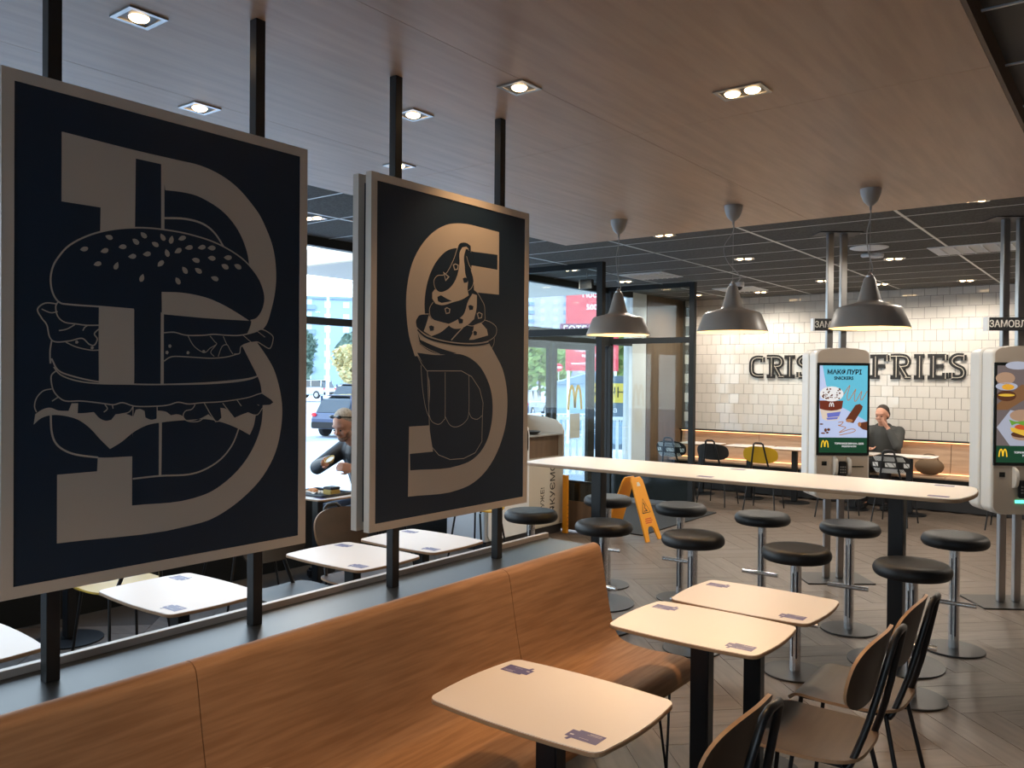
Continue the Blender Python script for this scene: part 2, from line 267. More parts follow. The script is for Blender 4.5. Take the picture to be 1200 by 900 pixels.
# board prints: (kind, ink, layer, stroke mm, smooth, [u, v, ...] in mm from the lower corner of the board)
ART_BURGER=[('f','p',1,0,0,[146,1214,349,1209,489,1209,535,1209,582,1203,631,1189,681,1164,726,1128,760,1094,787,1052,812,999,826,925,824,856,809,791,789,738,769,714,756,678,789,639,817,599,838,547,854,465,849,395,826,315,779,244,713,188,649,151,588,128,523,119,137,125,137,307,242,307,244,348,245,721,249,1031,146,1030]),('f','d',2,0,0,[348,1186,426,1186,437,1113,501,1117,535,1115,571,1106,631,1079,682,1031,714,969,727,892,730,735,697,670,730,615,756,570,771,524,777,467,771,410,744,344,699,285,642,240,588,213,529,200,341,201,341,341,346,568,345,727]),('f','p',3,0,0,[424,1186,434,1186,435,985,425,984]),('s','p',3,6,1,[435,1031,501,1039,559,1033,601,1009,638,962]),('f','p',3,0,0,[427,815,491,818,537,815,584,807,633,791,683,769,725,748,585,747,434,750]),('f','p',3,0,0,[425,815,434,815,435,493,434,546,425,546]),('f','d',4,0,0,[141,763,125,785,119,817,123,849,136,878,167,917,223,953,290,978,361,992,428,997,513,995,607,980,695,945,754,895,781,841,778,795,755,759,729,749,671,776,584,807,503,818,427,815,428,755,344,757,252,759]),('s','p',5,4.5,1,[344,758,252,759,168,759,141,763,125,785,119,817,123,849,136,878,167,917,223,953,290,978,361,992,428,997,513,995,607,980,695,945,754,895,781,841,778,795,755,759,729,749]),('s','p',5,3.5,1,[139,765,132,751,137,726,155,711,186,708,212,706,247,708]),('s','p',5,3.5,1,[136,758,106,758,87,741,97,719,110,701,117,670,132,658,168,662,200,670,219,655,233,653,241,670,233,684,247,699]),('s','p',5,3,1,[97,742,119,734,137,738]),('s','p',5,3,1,[158,658,186,646,223,639,247,640]),('s','p',5,3,1,[140,688,160,693,181,706]),('s','p',5,3,1,[202,691,207,700,215,706]),('s','p',5,4,1,[122,661,118,633,119,601,122,613,137,585,168,570,243,553,342,546,437,545,586,550,710,561,760,572]),('f','d',4,0,0,[434,696,467,699,505,692,558,694,598,699,640,698,690,700,742,712,772,723,811,706,815,689,803,662,776,672,757,681,742,680,720,676,694,664,687,640,655,636,599,629,519,627,461,625,435,613]),('s','p',5,3.5,1,[434,696,467,699,505,692,558,694,598,699,640,698,690,700,742,712,772,723,811,706,815,689,803,662,776,672,757,681,742,680,720,676,694,664,689,643,669,640]),('s','p',5,3.5,1,[435,613,461,627,519,627,585,625,641,630,683,641]),('s','p',5,2.5,1,[510,692,531,660,565,642,585,656,607,669,599,678,585,693]),('s','p',5,2.5,1,[599,631,587,644,605,666]),('s','p',5,2.5,1,[613,631,626,662,644,668,655,652,665,640]),('s','p',5,2.5,1,[630,694,644,667]),('s','p',5,2.5,1,[701,701,731,680]),('s','p',5,2.5,1,[749,719,784,698]),('f','d',4,0,0,[131,581,145,570,184,556,243,548,343,546,429,545,557,546,664,552,728,561,757,571,768,544,773,516,754,512,712,501,625,491,557,489,513,486,478,492,450,485,416,482,349,483,311,494,286,489,262,492,237,496,196,501,162,501,145,507,128,525,121,546,120,569]),('f','d',4,0,0,[120,466,122,424,131,394,151,373,185,357,244,345,342,341,341,532,128,525]),('s','p',6,3.5,1,[127,592,145,571,184,556,243,548,343,546,429,545,557,546,664,552,728,561,757,571]),('s','p',7,3.5,1,[131,581,120,569,121,546,128,525,145,507,162,501,196,501,237,496,262,492,286,489,311,494,349,483,416,482,450,485,478,492,513,486,557,489,625,491,712,501,754,512,772,516]),('s','p',6,5,1,[120,465,122,424,131,394,151,373,185,357,244,345]),('f','p',5,0,0,[78,442,82,469,98,480,117,485,139,477,165,475,173,495,190,495,189,468,205,468,232,470,250,451,265,445,280,447,292,462,318,463,343,454,350,473,362,475,376,469,379,450,396,443,412,445,416,469,443,464,457,454,478,456,496,449,503,439,521,435,550,440,580,453,610,428,625,441,621,472,641,468,672,439,700,449,721,455,750,444,742,409,728,382,681,406,618,429,572,438,513,438,429,434,389,429,350,413,305,381,277,366,250,394,220,428,191,450,156,462,120,465,95,457]),('s','p',6,3,1,[122,534,101,529,85,511,80,489,85,474]),('s','p',6,3,1,[262,490,269,478,259,469]),('s','p',6,3,1,[283,487,285,478]),('s','p',6,3,1,[343,484,330,467,305,462]),('s','p',6,3,1,[123,502,138,512]),('s','p',6,3,1,[414,482,414,442]),('s','p',6,3,1,[535,484,524,470,503,465,496,449,510,435,543,432,561,440]),('s','p',6,3,1,[564,490,587,453,606,428]),('s','p',6,3,1,[629,486,672,436]),('s','p',6,3,1,[680,495,696,475]),('s','p',6,3,1,[725,500,762,476]),('s','p',6,3,1,[775,468,758,447,741,446]),('f','d',4,0,0,[725,500,772,515,809,494,818,485,805,477,762,476]),('f','d',6,0,0,[721,500,772,514,775,500,762,477,745,483]),('f','p',5,0,0,[420,434,429,434,428,279,420,278]),('s','p',5,5,1,[342,277,423,278,514,274,573,286,626,314,665,356,687,404]),('f','p',6,0,0,[193,908,199,915,206,918,212,918,215,915,213,910,208,906,200,905]),('f','p',6,0,0,[261,955,268,958,276,959,281,955,282,950,278,946,272,945,265,949]),('f','p',6,0,0,[248,909,253,916,260,921,267,921,270,918,269,913,264,908,256,907]),('f','p',6,0,0,[298,928,304,935,312,938,318,937,321,933,319,928,313,925,305,925]),('f','p',6,0,0,[338,957,347,958,354,955,358,950,356,944,352,942,345,943,340,949]),('f','p',6,0,0,[362,979,371,979,378,976,381,970,379,965,374,963,368,965,363,971]),('f','p',6,0,0,[395,955,404,957,412,956,416,951,416,946,412,943,405,943,398,948]),('f','p',6,0,0,[422,984,430,981,436,976,438,970,435,965,429,964,424,967,421,975]),('f','p',6,0,0,[458,983,462,975,462,967,459,961,453,958,449,961,447,967,451,976]),('f','p',6,0,0,[477,974,482,982,490,987,497,988,502,985,501,980,495,975,486,972]),('f','p',6,0,0,[325,905,332,911,339,915,346,914,349,910,347,905,341,901,333,901]),('f','p',6,0,0,[368,917,375,923,383,927,390,926,392,922,391,917,384,913,376,913]),('f','p',6,0,0,[229,871,234,878,241,882,247,882,250,879,250,874,244,870,237,869]),('f','p',6,0,0,[296,887,298,879,297,871,293,866,288,865,284,868,284,874,289,881]),('f','p',6,0,0,[413,887,414,896,419,903,426,907,431,906,433,901,430,895,422,889]),('f','p',6,0,0,[438,941,445,937,450,931,450,924,446,919,441,919,436,924,435,932]),('f','p',6,0,0,[465,933,469,941,475,948,483,950,487,948,488,942,483,936,474,933]),('f','p',6,0,0,[498,951,505,958,513,962,521,962,524,958,523,953,516,949,507,948]),('f','p',6,0,0,[540,957,547,964,556,969,563,968,567,964,565,959,558,955,549,954]),('f','p',6,0,0,[573,961,581,968,591,971,598,969,601,965,598,960,591,956,581,957]),('f','p',6,0,0,[521,921,530,926,540,926,546,923,547,918,544,913,536,912,527,915]),('f','p',6,0,0,[574,932,583,938,592,939,599,936,601,931,597,927,590,924,580,927]),('f','p',6,0,0,[629,939,637,945,647,948,655,947,658,942,655,937,647,933,637,934]),('f','p',6,0,0,[621,916,632,919,641,917,646,912,646,906,641,903,633,903,625,908]),('f','p',6,0,0,[666,921,677,924,687,922,692,917,692,911,687,908,678,908,671,913]),('f','p',6,0,0,[490,895,500,893,506,888,508,881,506,876,500,875,494,878,490,886]),('f','p',6,0,0,[531,895,541,896,550,894,554,889,554,883,548,880,541,881,534,887]),('f','p',6,0,0,[585,874,594,877,604,877,610,873,611,868,607,863,599,863,590,867]),('f','p',6,0,0,[369,861,372,853,371,844,367,839,361,838,358,841,358,848,362,855]),('f','p',6,0,0,[469,861,478,859,484,853,485,846,482,842,477,841,471,845,468,852]),('f','p',6,0,0,[190,659,186,655,181,656,181,662,186,664]),('f','p',6,0,0,[231,646,227,641,222,642,222,648,227,650]),('f','p',6,0,0,[457,658,453,652,447,654,447,661,453,663]),('f','p',6,0,0,[448,639,444,633,438,635,438,642,444,644]),('f','p',6,0,0,[515,640,511,635,505,636,505,643,511,645]),('f','p',6,0,0,[567,645,563,640,557,641,557,648,563,650])]
ART_SUNDAE=[('f','p',1,0,0,[765,1226,646,1228,555,1229,482,1222,433,1211,398,1198,331,1159,265,1096,221,1028,197,954,188,883,192,812,205,742,238,663,257,664,307,606,322,496,323,387,209,387,206,113,510,109,583,123,659,155,738,218,793,295,826,375,836,457,828,539,797,621,748,681,707,725,699,734,634,918,618,946,768,949]),('f','d',2,0,0,[476,1118,427,1103,372,1063,326,1003,300,937,291,873,294,828,361,823,500,907,558,951,579,1059,586,1118]),('f','d',2,0,0,[556,1116,755,1124,755,1058,572,1058]),('f','d',2,0,0,[307,606,283,637,251,677,383,671,460,678,517,677,577,662,638,629,685,580,718,520,730,450,720,370,689,301,643,255,582,225,508,211,217,215,214,280,347,280,323,387]),('f','d',3,0,0,[316,834,262,827,241,802,248,776,302,750,383,733,488,724,598,727,691,740,744,767,750,802,714,822,666,831,455,829]),('f','d',3,0,0,[537,1150,499,1141,483,1114,462,1069,426,1016,400,999,364,992,344,970,350,939,335,924,335,897,345,880,325,869,319,841,331,814,455,800,655,811,666,827,669,871,665,893,642,921,618,945,596,954,589,1004,561,1059,544,1093,554,1123,573,1115,571,1140]),('f','p',4,0,0,[500,1102,516,1126,543,1133,560,1124,540,1122,529,1092,533,1049,539,1014,556,986,553,950,562,929,518,908,464,893,391,875,355,878,335,897,335,921,350,936,380,928,422,939,464,971,490,1016,500,1060]),('f','d',5,0,0,[365,906,386,915,422,904,454,896,391,884,369,889]),('f','p',4,0,0,[557,904,585,938,615,934,611,868,597,830,553,802,503,785,455,786,429,799,476,816,530,848]),('f','p',4,0,0,[316,830,301,792,287,764,332,746,382,762,423,785,444,800,382,807,331,814]),('f','p',4,0,0,[565,740,593,742,693,765,684,791,643,818,597,805,589,771]),('s','p',4,5,1,[525,791,493,767,452,735]),('s','p',5,3,1,[573,1113,571,1140,537,1150,499,1141,483,1114,462,1069,426,1016,400,999,364,992,344,970,350,943,365,930]),('s','p',5,3,1,[544,1093,561,1059,589,1026,592,990,579,963,556,947]),('s','p',5,3,1,[618,945,642,921,665,893,669,857,664,827,598,802,553,802]),('s','p',5,3,1,[340,883,322,862,319,841,331,818,366,804]),('s','p',5,3,1,[316,834,262,827,241,802,248,776,302,750,383,733,488,725,598,727,691,740,744,767,750,802,714,822,666,831]),('s','d',5,7,1,[251,768,302,740,383,726,488,718,599,719,691,731,736,750]),('f','d',4,0,0,[253,756,268,729,312,716,383,699,488,681,414,674,353,679,302,693,265,712]),('s','p',5,2.5,1,[248,762,258,729,271,712,312,694,383,675]),('s','p',5,2.5,1,[736,756,733,729,715,706]),('f','p',6,0,0,[457,1047,472,1054,494,1050,490,1031,467,1025]),('f','d',7,0,0,[464,1045,473,1050,487,1047,485,1034,470,1030]),('f','p',6,0,0,[408,862,422,869,444,863,440,845,417,840]),('f','d',7,0,0,[414,860,423,865,437,861,435,848,420,845]),('f','p',6,0,0,[614,856,629,863,653,857,649,838,624,833]),('f','d',7,0,0,[621,854,631,859,646,854,644,841,627,838]),('f','p',6,0,0,[584,778,600,785,623,779,619,760,594,756]),('f','d',7,0,0,[591,776,601,781,616,776,614,763,597,760]),('f','p',6,0,0,[398,1012,437,995,413,974]),('f','d',7,0,0,[405,1003,427,994,414,981]),('f','d',6,0,0,[520,996,534,1002,554,998,550,983,529,978]),('f','d',6,0,0,[557,884,571,889,591,885,588,870,566,866]),('f','d',6,0,0,[492,824,505,829,525,824,522,809,500,806]),('f','d',6,0,0,[316,784,328,789,346,785,344,770,324,767]),('s','p',3,3,0,[307,606,518,608,585,584,639,531,663,471,659,412,657,303,612,257,537,238,451,240,381,264,340,299,326,341,323,414,310,606]),('s','p',3,2.5,1,[323,428,339,402,380,389,410,406,418,429,416,602]),('s','p',3,2.5,1,[418,420,449,383,492,374,543,392,568,434,566,589]),('s','p',3,2.5,1,[568,434,587,409,625,401,659,417]),('s','p',3,2.5,1,[273,628,282,542,301,460,323,419]),('s','p',3,2.5,0,[244,677,273,637,307,606])]
# ================================================================ SETTING
ZC, ZD = 2.86, 2.93
fl = box('floor', -6.0, 3.0, -2.5, 12.3, -.12, -.006, 'grout', kind='structure')
# herringbone planks laid at 45 degrees
PW, PL = .18, .90
def plank_mesh():
    b = MB().box((0, 0, 0), (PL - .0025, PW - .0025, .012)); return b
pm = []
for m in ('floor', 'floor2'):
    t = plank_mesh().done('plank', m); pm.append(t.data); bpy.data.objects.remove(t)
planks = []
c45 = math.sqrt(.5)
for i in range(-70, 71):
    for j in range(-9, 10):
        # herringbone lattice in the rotated frame: horizontal plank at (i*PW + j*2*PL*.., ...)
        for kind in (0, 1):
            u0 = i * PW + j * (2 * PL) * 1.0; v0 = i * PW
            if kind == 0: u, v, a = u0 + PL / 2, v0 + PW / 2, 0
            else: u, v, a = u0 + PL + PW / 2, v0 + PL / 2 + PW - PL + 0, 90
            if kind == 1: v = v0 + PW - PL / 2 + 0
            x = (u + v) * c45 - 2.5; y = (v - u) * c45 + 6.0
            if -5.65 < x < 2.8 and -1.8 < y < 11.7: planks.append((x, y, a - 45))
planks.sort(key=lambda p: (p[0] + .6) ** 2 * (1.4 if p[0] > -.6 else .55) + (p[1] - 4.6) ** 2)
for k, (x, y, a) in enumerate(planks[:298]):
    o = bpy.data.objects.new('plank', pm[random.random() < .4]); COL.objects.link(o); o.parent = fl
    o.location = (x, y, -.006 + random.uniform(-.0004, .0004)); o.rotation_euler = (0, 0, R(a))
b = MB()
for (x, y, a) in planks[298:]: b.box((x, y, -.006), (PL - .004, PW - .004, .012), rz=R(a))
o = b.done('plank_field', 'floor', fl); o['kind'] = 'stuff'
# ceilings
cd_ = box('ceiling', -6.0, 3.0, -2.5, 12.3, ZD + .02, ZD + .12, 'baseboard', kind='structure')
tm = MB().box((0, 0, 0), (1.188, .588, .012)).done('ceiling_tile', 'darktile'); tmesh = tm.data; bpy.data.objects.remove(tm)
holes = []
for i in range(-4, 6):
    for j in range(-9, 14):
        x0, y0 = -1.45 + 1.2 * i, 3.74 + .6 * j
        x1, y1 = x0 + 1.2, y0 + .6
        if x1 < -5.9 or x0 > 3 or y0 > 12.15 or y1 < -2.5: continue
        if x0 > -4.0 and x1 < 1.0 and y1 < 6.05 and x0 > -4.0: continue
        if x0 >= -.46 and y1 < 6.1: continue
        xa, xb = max(x0, -5.9), min(x1, 3); ya, yb = max(y0, -2.5), min(y1, 12.19)
        if xb - xa > 1.19 and yb - ya > .59:
            o = bpy.data.objects.new('ceiling_tile', tmesh); COL.objects.link(o); o.location = ((xa + xb) / 2, (ya + yb) / 2, ZD + .006); o.parent = cd_
        elif xb - xa > .05 and yb - ya > .05: box('ceiling_tile', xa + .005, xb - .005, ya + .005, yb - .005, ZD, ZD + .012, 'darktile', cd_)
b = MB()
for i in range(-3, 4):
    x = -1.45 + 1.2 * i; b.box((x, 4.85, ZD + .001), (.022, 14.6, .008))
o = b.done('grid_main_rail', 'griddark', cd_)
b = MB()
for j in range(-9, 15):
    y = 3.74 + .6 * j
    if -2.4 < y < 12.15: b.box((-1.45, y, ZD + .0015), (8.9, .013, .006))
o = b.done('grid_cross_rail', 'griddark', cd_)
cw = thing('ceiling_wood', None, None); cw['kind'] = 'structure'; cw.name = 'ceiling_lowered'
for (x0, x1) in ((-4.08, -3.2), (-3.2, -1.95), (-1.95, -.46)):
    for (y0, y1) in ((-2.49, .9), (.9, 3.5), (3.5, 6.1)):
        box('wood_panel', x0 + .0012, x1 - .0012, y0 + .0012, y1 - .0012, ZC, ZD - .002, 'ceilwood', cw)
box('fascia_board', -.46, -.445, -2.49, 6.1, ZC, 3.28, 'fascia', cw)
# raised recess right of the lowered ceiling
rc = box('ceiling_recess', -.44, 3.0, -2.5, 6.1, 3.28, 3.36, 'baseboard', kind='structure')
box('recess_panel', -.40, 2.9, -2.4, 2.6, 3.262, 3.28, 'ceilwood', rc)
# walls
box('wall_right', 3.0, 3.12, -2.5, 12.3, 0, 3.36, 'brownwall', kind='structure')
for nm, a in (('wall_back', (-6.0, -1.2, 0, 3.36)), ('wall_back_corner', (1.0, 3.12, 0, 3.36)), ('wall_back_sill', (-1.2, 1.0, 0, .25)), ('wall_back_lintel', (-1.2, 1.0, 2.75, 3.36))): box(nm, a[0], a[1], -2.62, -2.5, a[2], a[3], 'brownwall', kind='structure')
wb = thing('window_8', None, None); wb['kind'] = 'structure'  # unseen window, added in the back wall as sky fill for the boards
for x in (-1.17, -.1, .97): box('mullion', x - .03, x + .03, -2.6, -2.52, .25, 2.75, 'frame', wb)
for z in (.28, 2.72): box('rail', -1.2, 1.0, -2.6, -2.52, z - .03, z + .03, 'frame', wb)
for (a, c) in ((-1.14, -.13), (-.07, .94)): box('pane', a, c, -2.564, -2.556, .31, 2.69, 'glass', wb)
wf = box('wall_far', -5.95, 3.0, 12.21, 12.4, 0, ZD + .02, 'tilegrout', kind='structure')
TP = .152; tmx = MB().box((0, 0, 0), (TP - .004, .012, TP - .004)).done('t', 'tile', bevel=0); tim = tmx.data; bpy.data.objects.remove(tmx)
b2 = MB(); tl = []
for r_ in range(14):
    z = ZD - .035 - TP / 2 - TP * (r_ - .55)
    for c_ in range(0, 60):
        x = -5.85 + TP * (c_ + .5 * (r_ % 2)) + TP / 2
        if x > 2.9: continue
        tl.append((x, z))
tl.sort(key=lambda p: abs(p[0] + 3.1) - (3 if abs(p[0] + 3.4) < 1.7 else 0))
for k, (x, z) in enumerate(tl):
    zz = min(z + TP / 2, ZD - .002); z0 = z - TP / 2
    z0 = max(z0, .89)
    if zz - z0 < .03: continue
    tx, tz = random.gauss(0, .010), random.gauss(0, .014)
    if k < 298 and zz == z + TP / 2 and z0 == z - TP / 2:
        o = bpy.data.objects.new('tile', tim); COL.objects.link(o); o.location = (x, 12.205, z); o.rotation_euler = (tx, 0, tz); o.parent = wf
    else: b2.box((x, 12.205, (z0 + zz) / 2), (TP - .004, .012, zz - z0 - .004), rz=tz)
o = b2.done('tile_field', 'tile', wf); o['kind'] = 'stuff'
box('trim_1', -5.9, 3.0, 12.12, 12.2, .872, .888, 'black', kind='structure')
box('baseboard_far', -5.9, 3.0, 12.19, 12.209, 0, .1, 'baseboard', kind='structure')
# storefront along x = -5.91
LOWZ = .60
def storefront(i, y0, y1, trans=True, low=.0):
    w_ = thing('window_%d' % i, None, None); w_['kind'] = 'structure'
    box('head_rail', -5.96, -5.88, y0, y1, 2.85, ZD, 'frame', w_); box('sill_rail', -5.96, -5.87, y0, y1, max(0, low), .08 + low, 'frame', w_)
    if trans: box('transom_rail', -5.955, -5.885, y0, y1, 2.15, 2.215, 'frame', w_)
    box('mullion', -5.965, -5.88, y0 - .03, y0 + .03, 0, ZD, 'frame', w_)
    if trans:
        box('pane', -5.922, -5.914, y0 + .03, y1 - .03, .08 + low, 2.15, 'glass', w_); box('pane', -5.922, -5.914, y0 + .03, y1 - .03, 2.215, 2.85, 'glass', w_)
    else: box('pane', -5.922, -5.914, y0 + .03, y1 - .03, .08, 2.85, 'glass', w_)
    return w_
for i, (y0, y1) in enumerate(((-2.45, -.6), (-.6, 1.3), (1.3, 3.2), (3.2, 5.4), (5.4, 7.6))): box('spandrel_panel', -5.95, -5.90, y0 + .03, y1 - .03, 0, LOWZ - .08, 'frame', storefront(i + 1, y0, y1, True, LOWZ - .08))
storefront(6, 9.87, 10.55); 
wj = thing('window_7', None, None); wj['kind'] = 'structure'
box('head_rail', -5.96, -5.88, 7.6, 9.87, 2.85, ZD, 'frame', wj); box('pane', -5.922, -5.914, 7.63, 9.84, 2.3, 2.85, 'glass', wj)
box('mullion', -5.965, -5.88, 7.57, 7.63, 0, ZD, 'frame', wj); box('mullion', -5.965, -5.88, 9.42, 9.52, 0, 2.3, 'frame', wj); box('pane', -5.922, -5.914, 9.52, 9.86, .06, 2.15, 'glass', wj)
box('door_operator', -5.97, -5.84, 7.63, 9.84, 2.12, 2.3, 'frame', wj)
for n_, (y0, y1) in enumerate(((7.66, 8.47), (8.53, 9.40))):
    d_ = thing('door_%d' % (n_ + 1), None, None); d_['kind'] = 'structure'
    for (a, c) in ((y0, y0 + .06), (y1 - .07, y1)): box('stile', -5.90, -5.86, a, c, .02, 2.12, 'frame', d_)
    box('bottom_rail', -5.90, -5.86, y0 + .06, y1 - .07, .02, .12, 'frame', d_); box('top_rail', -5.90, -5.86, y0 + .06, y1 - .07, 2.05, 2.12, 'frame', d_)
    box('pane', -5.884, -5.876, y0 + .06, y1 - .07, .12, 2.05, 'glass', d_)
    if n_ == 1:
        mp = lambda u, v, o: Vector((-5.868 + o, 9.02 + u, 1.42 + v)); flat('golden_arches_sticker', arches(0, 0, .30, .05), mp, 'banneryellow', d_)
        flat('door_notice', [('f', 1, 0, 0, [(-.12, -.52), (.12, -.52), (.12, -.2), (-.12, -.2)])], mp, 'pale', d_)
# solid return beside the storefront
box('wall_left', -6.0, -5.89, 11.0, 12.21, 0, ZD, 'brownwall', kind='structure')
box('wall_left_front', -6.0, -5.9, 10.58, 11.0, 0, ZD, 'wallwhite', kind='structure')
t = thing('column', 'white rendered column outside the entrance glass', 'column', (-6.27, 11.12, -.05))
MB().box((0, 0, 1.5), (.11, .11, 3.0), bevel=.01).done('shaft', 'wallwhite', t); MB().box((0, 0, .06), (.16, .16, .12)).done('plinth', 'wallwhite', t)
# vestibule screens
def screen(y, lbl, near):
    s_ = thing('glazed_screen', lbl, 'glass partition', (0, y, 0))
    P = lambda n, x0, x1, z0, z1, m, d=.035: box(n, x0, x1, -d, d, z0, z1, m, s_)
    P('post', -4.66, -4.59, 0, ZD - .002, 'frame'); P('post', -5.87, -5.82, 0, ZD - .002, 'frame')
    P('top_rail', -5.82, -4.66, ZD - .06, ZD - .002, 'frame'); P('middle_rail', -5.82, -4.66, 2.15, 2.225, 'frame')
    P('pane', -5.82, -4.66, 2.225, ZD - .06, 'glass2', .004)
    if near:
        P('pane', -5.82, -4.66, .56, 2.15, 'glass2', .004); P('dark_panel', -5.82, -4.66, .34, .54, 'gloss', .012); P('middle_rail', -5.82, -4.66, .54, .56, 'frame', .02); P('kick_panel', -5.82, -4.66, .02, .34, 'brownwall', .015)
    else:
        P('pane', -5.82, -4.66, .43, 2.15, 'glass2', .004); P('dark_panel', -5.82, -4.66, .07, .41, 'gloss', .012); P('bottom_rail', -5.82, -4.66, .02, .07, 'steel', .02); P('middle_rail', -5.82, -4.66, .41, .43, 'frame', .02)
        for k in range(14): o = MB().lathe([(0, 0), (.008, 0), (.008, .003), (0, .003)], n=10).done('marking_dot', 'purewhite', s_); o.rotation_euler = (math.pi / 2, 0, 0); o.location = (-5.75 + k * .078, -.013, .38)
    return s_
screen(7.6, 'black framed glass screen at the near side of the entrance lobby', True)
screen(9.87, 'black framed glass screen at the far side of the entrance lobby, by the tiled wall', False)
tag(box('entrance_mat', -5.85, -4.24, 7.86, 9.79, 0.001, .012, 'mat_'), 'dark grey entrance mat in front of the glass doors', 'mat')
# low partition with ledge behind the bench
hp = thing('low_partition', 'low dark partition wall with blue grey ledge behind the bench', 'partition')
box('core', -2.44, -2.12, -2.4, 3.46, 0, .85, 'ledge', hp); box('ledge', -2.43, -2.10, -2.4, 3.47, .85, .872, 'ledge', hp, bevel=.003)
box('rail', -2.455, -2.43, -2.4, 3.5, .85, .893, 'rail2', hp, bevel=.002)
# posts + boards
def post(y, lab):
    tag(box('board_post', -2.343, -2.307, y - .018, y + .018, .872, ZC, 'black', bevel=.002), lab, 'post')
post(1.006, 'dark square post at the left side of the burger board'); post(1.648, 'dark square post at the right side of the burger board')
post(2.28, 'dark square post at the left side of the ice cream board'); post(2.935, 'dark square post at the right side of the ice cream board')
def board(y0, y1, z0, z1, xf, lab, art=None, back=False):
    t = thing('poster_board', lab, 'poster', (xf, y0, z0)); W, H = y1 - y0, z1 - z0; d = -.03 if not back else .03; s = 1 if not back else -1
    bw = .03
    def pr(nm, poly, m, e=0): MB().prism(poly, lambda u, v: Vector((e * s, u, v)), lambda u, v: Vector((d, u, v))).done(nm, m, t)
    pr('frame_rail', [(0, 0), (W, 0), (W - bw, bw), (bw, bw)], 'boardframe'); pr('frame_rail', [(0, H), (W, H), (W - bw, H - bw), (bw, H - bw)], 'boardframe')
    pr('frame_rail', [(0, 0), (0, H), (bw, H - bw), (bw, bw)], 'boardframe'); pr('frame_rail', [(W, 0), (W, H), (W - bw, H - bw), (W - bw, bw)], 'boardframe')
    pr('panel', [(bw, bw), (W - bw, bw), (W - bw, H - bw), (bw, H - bw)], 'navy', -.003)
    if art:
        order = sorted(range(len(art)), key=lambda i: (art[i][2], i)); rank = {i: r for r, i in enumerate(order)}
        its = [(k, rank[ix], wd / 1000, sm, hermite_fill([(p[i] / 1000, p[i + 1] / 1000) for i in range(0, len(p), 2)]) if k == 'f' and len(p) > 14 else [(p[i] / 1000, p[i + 1] / 1000) for i in range(0, len(p), 2)], c) for ix, (k, c, l, wd, sm, p) in enumerate(art)]
        mp = lambda u, v, o: Vector((-.0028 + o, u, v))
        flat('pale_print', [i[:5] for i in its if i[5] == 'p'], mp, 'beige', t, .00005)
        flat('dark_print', [i[:5] for i in its if i[5] == 'd'], mp, 'ink', t, .00005)
    return t
board(.864, 1.815, 1.122, 2.467, -2.275, 'large navy board with letter B and a burger drawing', ART_BURGER)
board(2.108, 3.095, 1.112, 2.455, -2.275, 'large navy board with letter S and an ice cream sundae drawing', ART_SUNDAE)
board(.864, 1.815, 1.122, 2.467, -2.375, 'pale framed board mounted behind the burger board, facing the windows', None, True)
board(2.108, 3.095, 1.112, 2.455, -2.375, 'pale framed board mounted behind the ice cream board, its left edge showing', None, True)
# ================================================================ BENCH
bn = thing('wooden_bench', 'long oak laminate bench with curved back beside the white tables', 'bench')
prof = smooth_pts([(-2.115, .84), (-2.113, .875), (-2.09, .897), (-2.06, .893), (-2.045, .86), (-2.02, .72), (-1.985, .56), (-1.95, .485), (-1.89, .457), (-1.78, .448), (-1.66, .452), (-1.60, .450), (-1.572, .43), (-1.566, .395), (-1.566, .375)], 5)
def bench_seg(y0, y1):
    L, Rr = ribbon(prof, .018); poly = [(q.x, q.y) for q in L] + [(q.x, q.y) for q in reversed(Rr)]
    b = MB(); n = len(L)
    A = [[b.b.verts.new((q.x, y, q.y)) for q in S] for y in (y0, y1) for S in (L, Rr)]
    for i in range(n - 1):
        for a, c in ((A[0], A[2]), (A[1], A[3])): b.b.faces.new((a[i], a[i + 1], c[i + 1], c[i])).smooth = True
        for a, c in ((A[0], A[1]), (A[2], A[3])): b.b.faces.new((a[i], a[i + 1], c[i + 1], c[i]))
    for i in (0, n - 1): b.b.faces.new((A[0][i], A[1][i], A[3][i], A[2][i]))
    return b.done('bench_panel', 'oak', bn)
ys = [-1.6, -.15, 1.262, 2.66, 3.375]
for a, c in zip(ys, ys[1:]): bench_seg(a + .0015, c - .0015)
b = MB().box((-1.76, .85, .424), (.34, 4.95, .03)); b.done('under_frame', 'black', bn)
for y in (3.2, 1.9, .5):
    for dx in (0,):
        MB().tube([(-1.62, y - .07, .41), (-1.60, y, .012), (-1.62, y + .07, .41)], .006, 8).done('wire_leg', 'black', bn)
